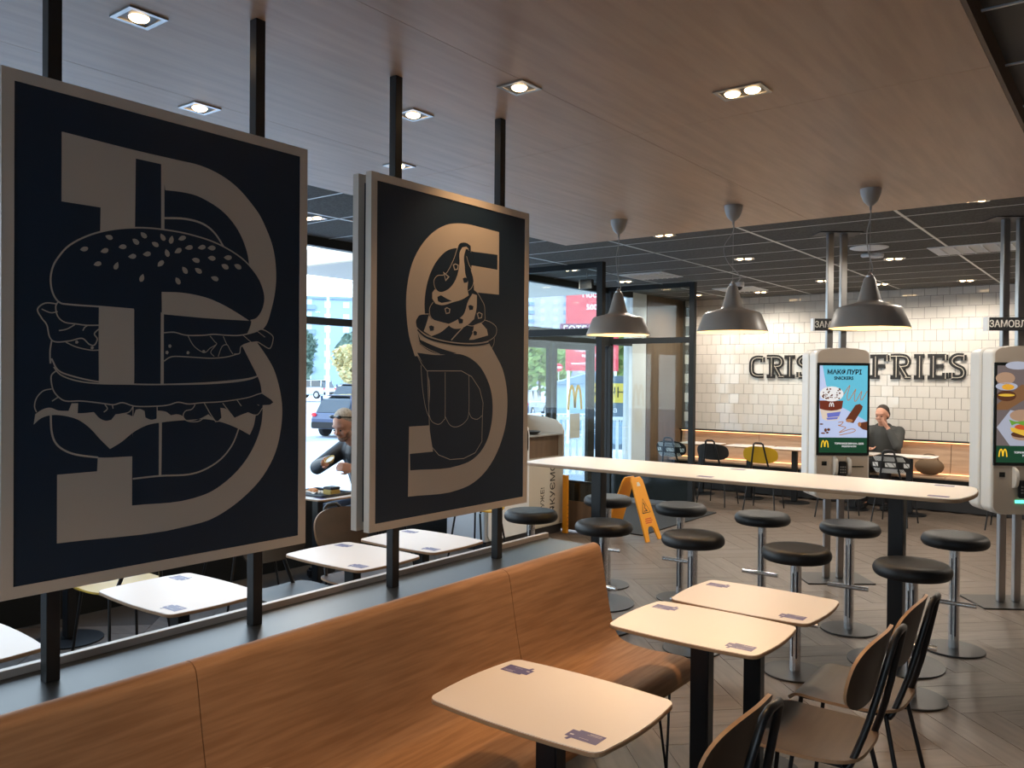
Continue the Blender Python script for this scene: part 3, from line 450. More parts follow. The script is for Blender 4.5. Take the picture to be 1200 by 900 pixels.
# ================================================================ SMALL TABLES
def make_table(label, flip=False, tint='purple', cat='table', group=None):
    t = thing('square_cafe_table', label, cat, group=group)
    poly = rrect(.60, .445, .04, bow=.014)
    MB().prism(poly, lambda u, v: Vector((u, v, .726)), lambda u, v: Vector((u, v, .738))).done('tabletop', ['edge'], t, bevel=.002)
    poly2 = rrect(.596, .441, .038, bow=.014)
    MB().prism(poly2, lambda u, v: Vector((u, v, .738)), lambda u, v: Vector((u, v, .7405))).done('top_laminate', 'white', t)
    MB().box((0, 0, .37), (.075, .055, .70), bevel=.004).done('column', 'black', t)
    MB().box((0, 0, .718), (.36, .22, .014)).done('support_plate', 'black', t)
    MB().lathe([(0, .001), (.20, .001), (.20, .008), (.06, .014), (0, .014)]).done('base_disc', 'black', t)
    for k, (x, y) in enumerate(((-.225, .135), (.215, -.155))):
        s = 1 if k == 0 else -1
        sh = [(-.05, -.032), (.03, -.032), (.03, -.022), (.05, -.022), (.05, .022), (.036, .022), (.04, .038), (.03, .04), (.026, .026), (-.05, .026)]
        mp = lambda u, v, o: Vector((x + u * s, y + v * s, .7407 + o))
        st_ = flat('printed_sticker', [('f', 1, 0, 0, sh)], mp, tint, t)
        flat('sticker_print', [('s', 2, .003, 0, [(-.042, -.022), (-.005, -.022)]), ('s', 2, .0015, 0, [(-.042, -.015), (.0, -.015)]), ('s', 2, .007, 0, [(.030, .006), (.042, .006)]), ('s', 2, .0015, 0, [(-.02, .012), (.01, .012)])], mp, 'palink', st_)
    return t
T0 = make_table('white cafe table nearest the camera, in front of the oak bench')
T0.location = (-1.385, 2.015, 0)
dup(T0, (-1.345, 2.985, 0), 0, 'middle white table of the bench row, brightly lit, between the other two')
dup(T0, (-1.325, 3.475, 0), 0, 'farthest white table of the bench row, near the bar stools')
dup(T0, (-1.40, 1.02, 0), 0, 'white table cut off at the bottom edge of the photo, against the bench')
dup(T0, (-3.35, 1.99, 0), 0, 'white table with blue stickers seen under the burger board')
dup(T0, (-3.33, 2.97, 0), 0, 'bluish white table seen below the gap between the two boards')
dup(T0, (-3.33, 3.50, 0), 0, 'white table seen under the ice cream board')
dup(T0, (-3.33, 1.08, 0), 0, 'white table corner at the far left edge of the photo behind the partition')
dup(T0, (-5.4, 2.45, 0), 0, 'white window side table behind the burger board, hidden but for its foot')
dup(T0, (-5.27, 4.325, 0), 0, 'white table at the window where the man in black eats')
dup(T0, (-4.42, 11.33, 0), 0, 'white table by the tiled wall behind the dark grey chair')
dup(T0, (-3.78, 11.33, 0), 0, 'white table by the tiled wall behind the mustard yellow chair')
dup(T0, (-2.32, 11.27, 0), 0, 'white table by the tiled wall behind the striped chair')
dup(T0, (-3.0, 11.27, 0), 0, 'white table in front of the seated man, half hidden by the left kiosk')
dup(T0, (-5.15, 11.33, 0), 0, 'white table by the tiled wall seen through the lobby glass')
# ================================================================ CHAIRS
def shell(fn, w, h, nu=14, nv=12, th=.011, b=None, mi=(0, 1), pw=3.2):
    # rounded sheet: squircle outline, fn(u,v) -> surface point; u in [-w/2,w/2], v in [0,h]
    b = b or MB(); top, bot = [], []
    for i in range(nu + 1):
        for j in range(nv + 1):
            s, t = -1 + 2 * i / nu, -1 + 2 * j / nv
            m = max(abs(s), abs(t)); L = (abs(s) ** pw + abs(t) ** pw) ** (1 / pw); k = m / L if L else 1
            u, v = s * k * w / 2, (t * k + 1) * h / 2
            p = Vector(fn(u, v)); e = .01
            nn = (Vector(fn(u + e, v)) - Vector(fn(u - e, v))).cross(Vector(fn(u, v + e)) - Vector(fn(u, v - e))).normalized()
            top.append(b.b.verts.new(p + nn * th / 2)); bot.append(b.b.verts.new(p - nn * th / 2))
    q = lambda i, j: i * (nv + 1) + j
    for i in range(nu):
        for j in range(nv):
            f = b.b.faces.new((top[q(i, j)], top[q(i + 1, j)], top[q(i + 1, j + 1)], top[q(i, j + 1)])); f.smooth = True; f.material_index = mi[0]
            f = b.b.faces.new((bot[q(i, j)], bot[q(i, j + 1)], bot[q(i + 1, j + 1)], bot[q(i + 1, j)])); f.smooth = True; f.material_index = mi[0]
    ring = [(i, 0) for i in range(nu)] + [(nu, j) for j in range(nv)] + [(i, nv) for i in range(nu, 0, -1)] + [(0, j) for j in range(nv, 0, -1)]
    for a, c in zip(ring, ring[1:] + ring[:1]):
        f = b.b.faces.new((top[q(*a)], top[q(*c)], bot[q(*c)], bot[q(*a)])); f.material_index = mi[1]
    return b
def make_chair(label, m, edge='edge', striped=False, h2=.215):
    t = thing('cafe_chair', label, 'chair')
    def sf(u, v):      # front at v=0 (-Y)
        y = -.24 + v; z = .462 + .05 * (u / .2) ** 2 * .25 - .012 * math.sin(math.pi * v / .46)
        if v < .12: z -= ((.12 - v) ** 2) * 4.2; y += (.12 - v) * .30
        return (u, y, z)
    shell(sf, .44, .46, pw=4.0).done('seat', [m, edge], t)
    def bf(u, v):
        return (u, .205 + v * .24 - (u / .22) ** 2 * .035, .615 + v)
    bk = shell(bf, .44, h2, pw=2.7).done('backrest', [m, edge], t)
    if striped:
        its = []
        for k in range(-14, 15): its.append(('s', 1, .007, 0, [(k * .016, .012), (k * .016 + .03, .065)])); its.append(('s', 1, .007, 0, [(k * .016, .15), (k * .016 + .03, .205)]))
        its = [i for i in its if abs(i[4][0][0]) < .17]
        mp = lambda u, v, o: Vector((u, .205 + v * .24 - (u / .22) ** 2 * .035 + .008, .60 + v))
        flat('white_stripe_print', its + [('s', 1, .05, 0, [(-.2, .108), (0, .108), (.2, .108)])], mp, 'stripe', bk)
        flat('dark_zigzag_print', [('s', 1, .007, 0, [(-.2 + k * .07, .08), (-.16 + k * .07, .135)]) for k in range(6)] , lambda u, v, o: mp(u, v, o) + Vector((0, .001, 0)), 'blackink', bk)
    for sx in (-1, 1):
        MB().tube([(sx * .16, -.14, .445), (sx * .20, -.19, .004)], .0085).done('leg', 'black', t)
        MB().tube([(sx * .155, .17, .445), (sx * .20, .265, .004)], .0085).done('leg', 'black', t)
    pts = [(-.155, .17, .44), (-.14, .19, .45), (-.105, .24, .60), (-.065, .292, .82)]
    top = [(-.058, .302, .862), (-.035, .308, .878), (.035, .308, .878), (.058, .302, .862)]
    MB().tube(smooth_pts(pts, 3)[:-1] + top + [(-p[0], p[1], p[2]) for p in reversed(smooth_pts(pts, 3)[:-1])], .0115).done('back_frame', 'black', t)
    MB().tube([(-.16, -.14, .445), (.16, -.14, .445)], .0085).tube([(-.155, .17, .445), (.155, .17, .445)], .0085).tube([(-.16, -.14, .445), (-.155, .17, .445)], .0085).tube([(.16, -.14, .445), (.155, .17, .445)], .0085).done('seat_frame', 'black', t)
    return t
H = math.pi / 2
C0 = make_chair('brown plywood chair cut off at the bottom edge, pushed to the nearest white table', 'brown', h2=.25); C0.location = (-1.035, 2.045, 0); C0.rotation_euler[2] = -H
dup(C0, (-.93, 2.93, 0), -H, 'brown plywood chair with oval back at the middle white table')
dup(C0, (-.92, 3.45, 0), -H, 'brown plywood chair farthest back in the bench row, behind the oval backed one')
dup(C0, (-3.76, 3.45, 0), H, 'brown plywood chair with pale edge at the table under the ice cream board')
D0 = make_chair('dark grey chair with black loop frame by the tiled wall', 'dkbrown', 'dkbrown'); D0.location = (-4.52, 10.50, 0); D0.rotation_euler[2] = math.pi
dup(D0, (-3.78, 2.95, 0), H, 'dark chair facing the bluish table between the two boards')
dup(D0, (-3.78, 1.08, 0), H, 'dark chair at the far left table behind the partition')
dup(D0, (-5.35, 5.05, 0), 0, 'dark chair on which the man in black sits by the window')
dup(D0, (-5.25, 3.62, 0), math.pi, 'dark chair on the near side of the window table with the tray')
Y0 = make_chair('mustard yellow chair with black loop frame by the tiled wall', 'yellow', 'yellow'); Y0.location = (-3.89, 10.50, 0); Y0.rotation_euler[2] = math.pi + .08
dup(Y0, (-4.75, 2.45, 0), -H, 'mustard yellow chair showing below the burger board')
S0 = make_chair('chair with black and white striped back near the seated man by the tiled wall', 'blackink', 'blackink', True); S0.location = (-2.30, 10.46, 0); S0.rotation_euler[2] = math.pi - .05
dup(S0, (-5.15, 10.55, 0), math.pi, 'striped chair seen through the lobby glass')
dup(D0, (-2.98, 10.55, 0), math.pi, 'dark grey chair half hidden behind the left kiosk')
dup(D0, (-1.2, 10.9, 0), math.pi, 'dark grey chair by the far wall behind the right kiosk')
t = thing('high_back_chair', 'yellow chair with tall rounded back behind the left end of the bar table', 'chair', (-4.92, 5.90, 0), R(-90))
shell(lambda u, v: (u, .2 + v * .12 - (u / .2) ** 2 * .04, .53 + v), .38, .37, pw=2.6).done('backrest', ['yellow', 'yellow'], t)
shell(lambda u, v: (u, -.22 + v, .46 + .03 * (u / .2) ** 2), .44, .46).done('seat', ['yellow', 'yellow'], t)
for sx in (-1, 1):
    MB().tube([(sx * .14, -.13, .45), (sx * .19, -.18, .004)], .009).done('leg', 'black', t); MB().tube([(sx * .14, .16, .45), (sx * .19, .23, .004)], .009).done('leg', 'black', t)
    MB().tube([(sx * .12, .15, .455), (sx * .12, .215, .62)], .009).done('back_stay', 'black', t)
# ================================================================ BAR TABLE AND STOOLS
t = thing('bar_table', 'long high white bar table with dark posts between the stools', 'bar table', (-2.26, 5.36, 0))
poly = rrect(2.96, .70, .10, n=8, bow=.03)
MB().prism(poly, lambda u, v: Vector((u, v, 1.026)), lambda u, v: Vector((u, v, 1.046))).done('tabletop', 'edge', t, bevel=.003)
MB().prism(rrect(2.952, .692, .098, n=8, bow=.03), lambda u, v: Vector((u, v, 1.046)), lambda u, v: Vector((u, v, 1.05))).done('top_laminate', 'white', t)
for x in (-.98, 1.10):
    MB().box((x, -.04, .52), (.085, .085, 1.01), bevel=.004).done('post', 'black', t); MB().box((x, -.04, 1.02), (.4, .3, .012)).done('support_plate', 'black', t)
    MB().lathe([(0, .001), (.27, .001), (.27, .009), (.06, .016), (0, .016)], (x, -.04, 0)).done('base_disc', 'black', t)
for (x, y) in ((-.02, -.28), (-.02, .27), (1.36, -.26), (1.30, .27)):
    flat('printed_sticker', [('f', 1, 0, 0, rrect(.11, .065, .01))], lambda u, v, o: Vector((x + u, y + v, 1.0503 + o)), 'purple', t)
def make_stool(label):
    t = thing('bar_stool', label, 'bar stool')
    MB().lathe(smooth_pts([(0, .650), (.10, .650), (.168, .652), (.190, .668), (.195, .690), (.184, .716), (.155, .729), (.08, .731), (0, .731)], 4)).done('seat', 'vinyl', t)
    c = MB().lathe([(.031, .014), (.031, .65)], n=24).done('column', 'chrome', t)
    MB().box((.012, -.0305, .34), (.008, .006, .50), bevel=.002).box((-.012, -.0305, .34), (.005, .004, .48), bevel=.001).done('column_slot', 'slot', c)
    MB().lathe([(0, .002), (.18, .002), (.18, .009), (.175, .011), (.034, .012), (0, .012)], n=48, smooth=False).done('base_disc', 'base', t)
    MB().tube([(-.13, -.035, .30), (.13, -.035, .30)], .0145, 14).done('footrest', 'chrome', t)
    return t
ST = make_stool('black bar stool at the near side of the bar table, left end')
ST.location = (-3.52, 4.84, 0)
nl = ['', 'second near-side black stool from the left end of the bar table', 'middle stool on the near side, standing in front of the yellow floor sign', 'near-side black stool just left of the brown chairs', 'black bar stool in the foreground right, nearest the bar table post']
for x, l in zip((-2.87, -2.224, -1.58, -.965), nl[1:]): dup(ST, (x, 4.78, 0), random.uniform(-.1, .25), l)
bl = ['far-side black stool behind the left post of the bar table', 'far-side black stool right of the yellow floor sign', 'far-side black stool in the middle of the bar table', 'far-side black stool in front of the left kiosk', 'far-side black stool in front of the right kiosk, rightmost']
for x, l in zip((-3.46, -2.81, -2.17, -1.565, -.93), bl): dup(ST, (x, 5.82, 0), random.uniform(0, .15), l)
# ================================================================ PENDANT LAMPS
def make_pendant(label, x, sway):
    t = thing('pendant_lamp', label, 'lamp', (x, 5.33, 2.01))
    shade = [(.235, 0), (.233, .008), (.190, .118), (.178, .130), (.12, .145), (.078, .158), (.068, .172), (.034, .300), (.026, .312), (0, .314)]
    s = MB().lathe(shade, n=48).done('shade', 'lampgrey', t)
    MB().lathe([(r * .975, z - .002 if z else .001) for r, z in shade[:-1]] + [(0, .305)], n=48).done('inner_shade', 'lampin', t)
    MB().ball((0, 0, .075), .036).done('bulb', 'bulb', t)
    MB().lathe([(.020, .312), (.022, .322), (.014, .33), (.008, .34), (.01, .345), (0, .345)], n=16).done('cap', 'steel', t)
    MB().tube([(0, 0, .34), (0, 0, ZC - 2.01 - .1)], .0015, 6).done('hanging_wire', 'cord', t)
    MB().tube(smooth_pts([(0, 0, .33), (.03 * sway, .01, .345), (.035 * sway, 0, .38), (-.03 * sway, 0, .48), (-.05 * sway, 0, .58), (.0, 0, .68), (.0, 0, .76)], 5), .0035, 6).done('cord', 'cord', t)
    MB().lathe([(.062, 0), (.058, -.03), (.042, -.075), (.018, -.10), (.008, -.105), (.006, -.13), (0, -.13)], (0, 0, ZC - 2.01), n=24).done('ceiling_cup', 'lampgrey', t)
    l = bpy.data.lights.new('bulb_light', 'POINT'); l.energy = 5; l.color = (1, .70, .38); l.shadow_soft_size = .04
    lo = bpy.data.objects.new('bulb_light', l); COL.objects.link(lo); lo.location = (0, 0, .02); lo.parent = t
    return t
make_pendant('grey pendant lamp nearest the posters, in front of the entrance glass', -3.095, .4)
make_pendant('middle grey pendant lamp in front of the white tiled wall', -2.21, 1.3)
make_pendant('grey pendant lamp hanging in front of the left kiosk', -1.335, .4)
# ================================================================ RECESSED DOWNLIGHTS
def make_down(label, n=1, z=ZC, mats=('white', 'black')):
    t = thing('downlight', label, 'ceiling light')
    w, h = (.13 if n == 1 else .20), .13
    b = MB()
    for (c, d) in (((0, h / 2 - .008, -.003), (w, .016, .006)), ((0, -h / 2 + .008, -.003), (w, .016, .006)), ((w / 2 - .008, 0, -.003), (.016, h - .032, .006)), ((-w / 2 + .008, 0, -.003), (.016, h - .032, .006))): b.box(c, d)
    b.done('trim_frame', 'steel', t)
    MB().box((0, 0, -.0012), (w - .03, h - .03, .0022)).done('recess_plate', 'black', t)
    for k in range(n):
        x = 0 if n == 1 else (-.042 if k == 0 else .042)
        MB().ball((x, 0, -.002), .032, (1, 1, .45)).done('lamp_lens', 'led', t)
    return t
L0 = make_down('square recessed downlight at the upper left of the wooden ceiling'); L0.location = (-2.615, 1.40, ZC)
L1 = dup(L0, (-3.285, 2.034, ZC), 0, 'square recessed downlight above the burger board')
L2 = dup(L0, (-2.594, 2.65, ZC), 0, 'square recessed downlight just right of the third dark post')
L3 = dup(L0, (-3.286, 3.25, ZC), 0, 'square recessed downlight behind the third dark post, above the ice cream board')
L4 = dup(L0, (-2.003, 2.65, ZC), 0, 'square recessed downlight right of the last dark post')
LD = make_down('double recessed downlight in the middle of the wooden ceiling', 2); LD.location = (-1.303, 3.22, ZC)
LE = dup(LD, (-1.30, 2.0, ZC), 0, 'double recessed downlight above the nearest white table, outside the photo')
LF = dup(LD, (-1.30, .8, ZC), 0, 'double recessed downlight above the table at the bottom edge, outside the photo')
for L, e in ((L0, 14), (L1, 12), (L2, 12), (L3, 14), (L4, 16), (LD, 64), (LE, 42), (LF, 30)): spot((0, 0, -.04), L, e, 72 if L in (LD, LE, LF) else 95, (1, .60, .30))
G0 = make_down('bright rectangular ceiling light past the edge of the wooden ceiling, left of the middle lamp', 2); G0.location = (-3.30, 6.45, ZD); G0.rotation_euler[2] = .3
gl = [((-.93, 6.39), 'bright rectangular ceiling light at the upper right, at the edge of the wooden ceiling'), ((-3.28, 8.20), 'ceiling light in the dark tiles right of the middle pendant lamp'), ((-2.03, 9.04), 'ceiling light in the dark tiles beside the smoke detector'), ((-3.2, 10.6), 'ceiling light in the dark tiles left of the kiosk poles'), ((-2.70, 11.35), 'ceiling light near the tiled wall behind the right pendant lamp'), ((-1.75, 11.5), 'ceiling light near the tiled wall left of the right kiosk poles'), ((-5.3, 9.3), 'ceiling light above the entrance lobby, left'), ((-5.25, 7.95), 'ceiling light above the entrance lobby seen over the near screen'), ((-4.35, 11.5), 'ceiling light near the tiled wall above the yellow chair'), ((-.75, 8.55), 'ceiling light seen between the right kiosk poles'), ((-5.3, 11.4), 'ceiling light above the far end of the lobby glass'), ((-5.2, 4.2), 'ceiling light by the window seen between the boards')]
fix = [G0] + [dup(G0, (x, y, ZD), .3, l) for (x, y), l in gl]
for f in fix: spot((0, 0, -.05), f, 38, 168, (1, .89, .76))
# unseen lamps added in the raised ceiling to light the board fronts
for (x, y), nm in zip(((.5, .2), (.5, 2.2), (.5, 4.2), (1.9, .2), (1.9, 2.2), (1.9, 4.2)), ('beside the camera', 'second of the near row', 'third of the near row', 'far row behind the camera', 'middle of the far row', 'last of the far row')):
    o = dup(G0, (x, y, 3.262 if y < 2.6 else 3.28), 0, 'added unseen ceiling light in the raised ceiling, %s' % nm); o['group'] = 'added lights in the raised ceiling'; spot((0, 0, -.05), o, 26, 160, (1, .86, .70))
for (x, y), nm in zip(((1.0, 8.0), (1.0, 10.5), (2.2, 9.2)), ('nearest', 'by the tiled wall', 'by the right wall')):  # more unseen lamps, added to brighten the room from the right
    o = dup(G0, (x, y, ZD), 0, 'added unseen ceiling light in the dark tiles on the right, %s' % nm); o['group'] = 'added lights in the dark ceiling on the right'; spot((0, 0, -.05), o, 40, 140, (1, .84, .66))
# ceiling devices
def disc(name, label, cat, x, y, r, m='wallwhite', z=ZD, h=.012):
    t = thing(name, label, cat, (x, y, z)); MB().lathe([(0, -.001), (r, -.001), (r, -h * .5), (r * .9, -h), (0, -h)]).done('cover', m, t); MB().lathe([(0, -h), (r * .3, -h), (r * .25, -h - .005), (0, -h - .005)]).done('centre_disc', m, t); return t
disc('ceiling_speaker', 'round white ceiling speaker between the kiosk poles and pendant lamp', 'speaker', -2.05, 8.15, .17)
disc('ceiling_speaker', 'round white ceiling speaker at the edge of the burger board', 'speaker', -4.62, 3.42, .10)
t = disc('smoke_detector', 'white smoke detector beside a lit ceiling light', 'detector', -2.10, 8.62, .07, h=.035)
MB().box((-.07, -.08, -.02), (.10, .06, .03), bevel=.006).done('sensor_box', 'wallwhite', t)
def vent(label, x, y, lx=.58, ly=.58):
    t = thing('ceiling_vent', label, 'vent', (x, y, ZD)); MB().box((0, 0, -.004), (lx, ly, .008)).done('plate', 'wallwhite', t)
    for k in range(8): MB().box((-lx * .4 + k * lx * .115, 0, -.013), (.012, ly * .85, .010), ry=.5).done('slat', 'wallwhite', t)
    return t
vent('white square air vent in front of the entrance lobby', -4.75, 8.95); vent('white air vent near the tiled wall behind the middle lamp', -4.45, 11.0); vent('white slatted air vent left of the right kiosk poles', -1.12, 8.75, 1.0, .55)
t = thing('security_camera', 'small white dome security camera above the middle pendant lamp', 'camera', (-4.15, 10.2, ZD)); MB().lathe([(0, 0), (.07, 0), (.07, -.05), (.06, -.06), (0, -.06)]).done('housing', 'wallwhite', t); MB().ball((0, 0, -.06), .05, (1, 1, .9)).done('lens_dome', 'gloss', t)
t = thing('security_camera', 'dome security camera in the dark recess at the upper right', 'camera', (-.22, 3.95, 3.28)); MB().lathe([(0, 0), (.075, 0), (.075, -.06), (.06, -.07), (0, -.07)]).done('housing', 'wallwhite', t); MB().ball((0, 0, -.07), .05).done('lens_dome', 'gloss', t)
t = thing('exit_sign', 'dark exit sign box hanging behind the near lobby screen', 'sign', (-5.27, 8.33, ZD)); MB().box((0, 0, -.13), (.17, .05, .11), bevel=.004).done('box_body', 'baseboard', t); MB().tube([(0, 0, 0), (0, 0, -.05)], .006).done('stem', 'steel', t); MB().box((-.087, 0, -.13), (.006, .052, .11)).done('end_cap', 'pale', t)
# ================================================================ KIOSKS
def make_kiosk(label, loc, rz, kind):
    t = thing('ordering_kiosk', label, 'kiosk', loc, rz)
    for sx in (-1, 1):
        MB().box((sx * .057, 0, (ZD + .012) / 2), (.05, .05, ZD - .016), bevel=.004).done('pole', 'steel', t)
    MB().box((0, 0, .006), (.56, .40, .010), bevel=.003).done('base_plate', 'base', t)
    MB().box((0, 0, ZD - .005), (.36, .22, .006)).done('ceiling_plate', 'baseboard', t)
    W = .455
    def outl(w):
        out = []
        for k in range(9): a = R(90 * k / 8); out.append((w / 2 - .07 + .07 * math.cos(a), 1.895 + .05 * math.sin(a)))
        for k in range(1, 8): x = (w / 2 - .07) * (1 - 2 * k / 8); out.append((x, 1.945 + .012 * (1 - (x / (w / 2)) ** 2)))
        for k in range(9): a = R(90 + 90 * k / 8); out.append((-w / 2 + .07 + .07 * math.cos(a), 1.895 + .05 * math.sin(a)))
        for k in range(9): a = R(180 + 90 * k / 8); out.append((-w / 2 + .09 + .09 * math.cos(a), .76 + .06 * math.sin(a)))
        for k in range(9): a = R(270 + 90 * k / 8); out.append((w / 2 - .09 + .09 * math.cos(a), .76 + .06 * math.sin(a)))
        return out
    for (y0, y1) in ((-.165, -.012), (.012, .165)):
        MB().prism(outl(W), lambda u, v: Vector((u, y0, v)), lambda u, v: Vector((u, y1, v))).done('shell', 'kiosk', t, bevel=.018)
    MB().prism(outl(W - .03), lambda u, v: Vector((u, -.012, v - .004)), lambda u, v: Vector((u, .012, v - .004))).done('core', 'cord', t)
    MB().prism(outl(W - .034), lambda u, v: Vector((u, -.169, .01 + v * .994)), lambda u, v: Vector((u, -.16, .01 + v * .994))).done('front_panel', 'kioskf', t)
    s = MB().box((0, -.171, 1.45), (.435, .012, .765), bevel=.003).done('screen_bezel', 'gloss', t)
    F = lambda nm, its, m: flat(nm, its, lambda u, v, o: Vector((u, -.1775 - o, 1.45 + v)), m, s)
    Rc = lambda x0, z0, x1, z1, l=1: ('f', l, 0, 0, [(x0, z0), (x1, z0), (x1, z1), (x0, z1)])
    F('screen_footer', [Rc(-.198, -.36, .198, -.235)], 'footer')
    F('golden_arches', [('s', 3, i[2], 1, i[4]) for i in arches(-.15, -.29, .055, .009)], 'gold')
    circ = lambda cx, cy, rx, ry, l, n=20: ('f', l, 0, 0, [(cx + rx * math.cos(2 * math.pi * k / n), cy + ry * math.sin(2 * math.pi * k / n)) for k in range(n)])
    T_ = lambda nm, b, sz, m, x, z, al='CENTER': text(nm, b, sz, m, face_mtx((x, -.1805, 1.45 + z)), s, 0, al, bold=sz * .03)
    if kind == 0:
        F('screen_backdrop', [Rc(-.198, -.235, .198, .36)], 'cyan')
        F('screen_table', [('f', 2, 0, 0, [(-.198, -.235), (.198, -.235), (.198, -.10), (.02, .0), (-.06, .04), (-.145, .20), (-.175, .36), (-.198, .36)])], 'lav')
        F('cup_side', [('f', 3, 0, 0, [(-.196, .07), (-.005, .07), (-.035, -.08), (-.06, -.092), (-.14, -.095), (-.172, -.082), (-.190, -.01)])], 'cupcream')
        F('cup_band', [('f', 4, 0, 0, [(-.198, .07), (-.002, .07), (-.012, .005), (-.05, -.008), (-.10, -.014), (-.15, -.010), (-.195, .002)])], 'cupbrown')
        F('cup_blue_print', [('f', 4, 0, 0, [(-.135, -.035), (-.02, -.02), (-.035, -.06), (-.13, -.07)]), ('f', 4, 0, 0, [(-.14, -.074), (-.04, -.066), (-.05, -.082), (-.13, -.09)])], 'cupblue')
        F('cup_cream_top', [circ(-.098, .125, .098, .062, 5)], 'swhite')
        random.seed(4)
        F('chocolate_bits', [circ(-.098 + random.uniform(-.075, .08), .125 + random.uniform(-.045, .045), random.uniform(.004, .010), random.uniform(.004, .008), 6, 7) for k in range(34)] + [circ(-.12, -.17, .014, .012, 4, 8), circ(-.145, -.175, .012, .016, 4, 8), circ(-.13, -.195, .012, .008, 4, 8), circ(-.18, -.125, .016, .006, 4, 8), circ(-.165, -.2, .02, .006, 4, 8)], 'choc')
        F('chocolate_bars', [('f', 4, 0, 0, [(.02, -.085), (.10, .035), (.135, .045), (.160, .025), (.155, .0), (.085, -.115), (.06, -.11)]), ('f', 4, 0, 0, [(.12, -.115), (.198, -.10), (.198, -.175), (.16, -.165), (.125, -.135)])], 'choc')
        F('bar_ends', [circ(.05, -.095, .03, .014, 5, 10), circ(.135, -.125, .014, .02, 5, 10)], 'caramel')
        F('caramel_swirls', [('s', 3, .006, 1, [(.0, .12), (.045, .19), (.05, .185), (.03, .11), (.045, .075), (.10, .165), (.095, .14), (.09, .08), (.105, .07), (.15, .15), (.14, .09), (.155, .08), (.196, .15)]), ('s', 3, .006, 1, [(-.04, -.11), (.0, -.105), (-.02, -.13), (-.04, -.135), (.02, -.15), (.0, -.17), (-.03, -.195), (.06, -.165), (.10, -.17), (.08, -.19), (-.03, -.215)])], 'caramel')
        F('cup_arches', [('s', 7, i[2], 1, i[4]) for i in arches(-.098, .035, .034, .006)], 'swhite')
        T_('headline', 'МАКФЛУРІ', .052, 'sblack', .005, .305); T_('headline', 'SNICKERS', .036, 'sblack', .0, .255)
        T_('footer_text', 'ТОРКНИСЯ ЕКРАНА, ЩОБ', .019, 'swhite', .05, -.285); T_('footer_text', 'РОЗПОЧАТИ', .019, 'swhite', .05, -.308)
    else:
        F('screen_backdrop', [Rc(-.198, -.235, .198, .36)], 'wood1')
        F('plate', [circ(-.05, .36, .09, .03, 2), circ(.17, .16, .09, .10, 2), ('f', 2, 0, 0, [(-.198, -.10), (-.10, .03), (.15, -.02), (.198, -.235), (-.10, -.235)])], 'plate')
        F('wooden_board', [('f', 3, 0, 0, [(-.198, .07), (-.02, .22), (.05, .20), (.02, .12), (-.12, .03), (-.198, .03)])], 'wood2')
        F('bun', [circ(-.14, .265, .07, .045, 5)], 'bun'); F('bun', [circ(-.01, -.01, .095, .045, 5)], 'bun'); F('bun', [circ(-.01, -.16, .08, .035, 4)], 'bun')
        F('egg', [circ(-.13, .205, .08, .03, 5)], 'plate'); F('yolk', [circ(-.12, .20, .045, .022, 6), circ(.17, .13, .05, .04, 3)], 'egg')
        F('patty', [circ(-.13, .135, .07, .04, 4)], 'meat'); F('patty', [circ(-.01, -.15, .085, .025, 5)], 'meat'); F('cheese', [('f', 6, 0, 0, [(-.10, -.10), (.09, -.11), (.08, -.135), (.0, -.16), (-.09, -.13)]), circ(-.13, .14, .06, .01, 6)], 'cheese')
        F('tomato', [circ(.01, -.095, .08, .022, 7)], 'tomato'); F('lettuce', [('f', 8, 0, 1, [(-.11, -.04), (-.06, -.055), (.0, -.05), (.08, -.05), (.09, -.075), (.04, -.068), (.0, -.085), (-.05, -.07), (-.09, -.085)])], 'lettuce')
        F('golden_arches', [('s', 3, i[2], 1, i[4]) for i in arches(-.15, -.29, .055, .009)], 'gold')
        T_('footer_text', 'ТОРКНИСЯ ЕКРАНА, ЩОБ', .019, 'swhite', .05, -.285); T_('footer_text', 'РОЗПОЧАТИ', .019, 'swhite', .05, -.308)
    MB().box((-.15, -.171, 1.0), (.04, .006, .035)).done('code_reader', 'gloss', t); MB().box((.12, -.171, .975), (.11, .006, .008)).done('receipt_slot', 'gloss', t)
    for sx in (-1, 1):
        MB().prism(smooth_pts([(0, .0), (.02, -.01), (.05, -.03), (.06, -.08), (.045, -.14), (0, -.16)], 4), lambda u, v: Vector((-.01 + sx * .055 - sx * .012, -.168 - u, 1.06 + v)), lambda u, v: Vector((-.01 + sx * .055 + sx * .012, -.168 - u, 1.06 + v))).done('terminal_guard', 'kiosk', t, bevel=.003)
    p = MB().box((-.01, -.195, .955 - .06 * kind), (.065, .035, .13), bevel=.008).done('card_terminal', 'black', t)
    for k in range(9): MB().box((-.028 + .018 * (k % 3), -.2145, .975 - .06 * kind - .022 * (k // 3)), (.011, .003, .009)).done('key', 'cord', p)
    if kind: MB().box((-.01, -.172, .80), (.085, .008, .022)).done('lit_display', 'lime', t)
    g = thing('order_sign', 'ЗАМОВЛЯЙ sign on the poles of the %s kiosk' % ('left' if kind == 0 else 'right'), 'sign', loc, rz)
    zb = 2.155 if kind == 0 else 2.125
    MB().box((-.02, -.045, zb), (.36, .03, .10), bevel=.002).done('sign_box', 'baseboard', g); MB().box((-.208, -.03, zb), (.014, .06, .105)).done('end_cap', 'wallwhite', g)
    text('lettering', 'ЗАМОВЛЯЙ', .072, 'pale', face_mtx((-.02, -.0615, zb - .002)), g, .001, sx=.88, bold=.001)
    return t
make_kiosk('left ordering kiosk with ice cream advert on its lit screen', (-2.075, 7.22, 0), R(37.4), 0)
make_kiosk('right ordering kiosk with breakfast burgers on its lit screen, cut by the photo edge', (-.80, 7.30, 0), R(35), 1)
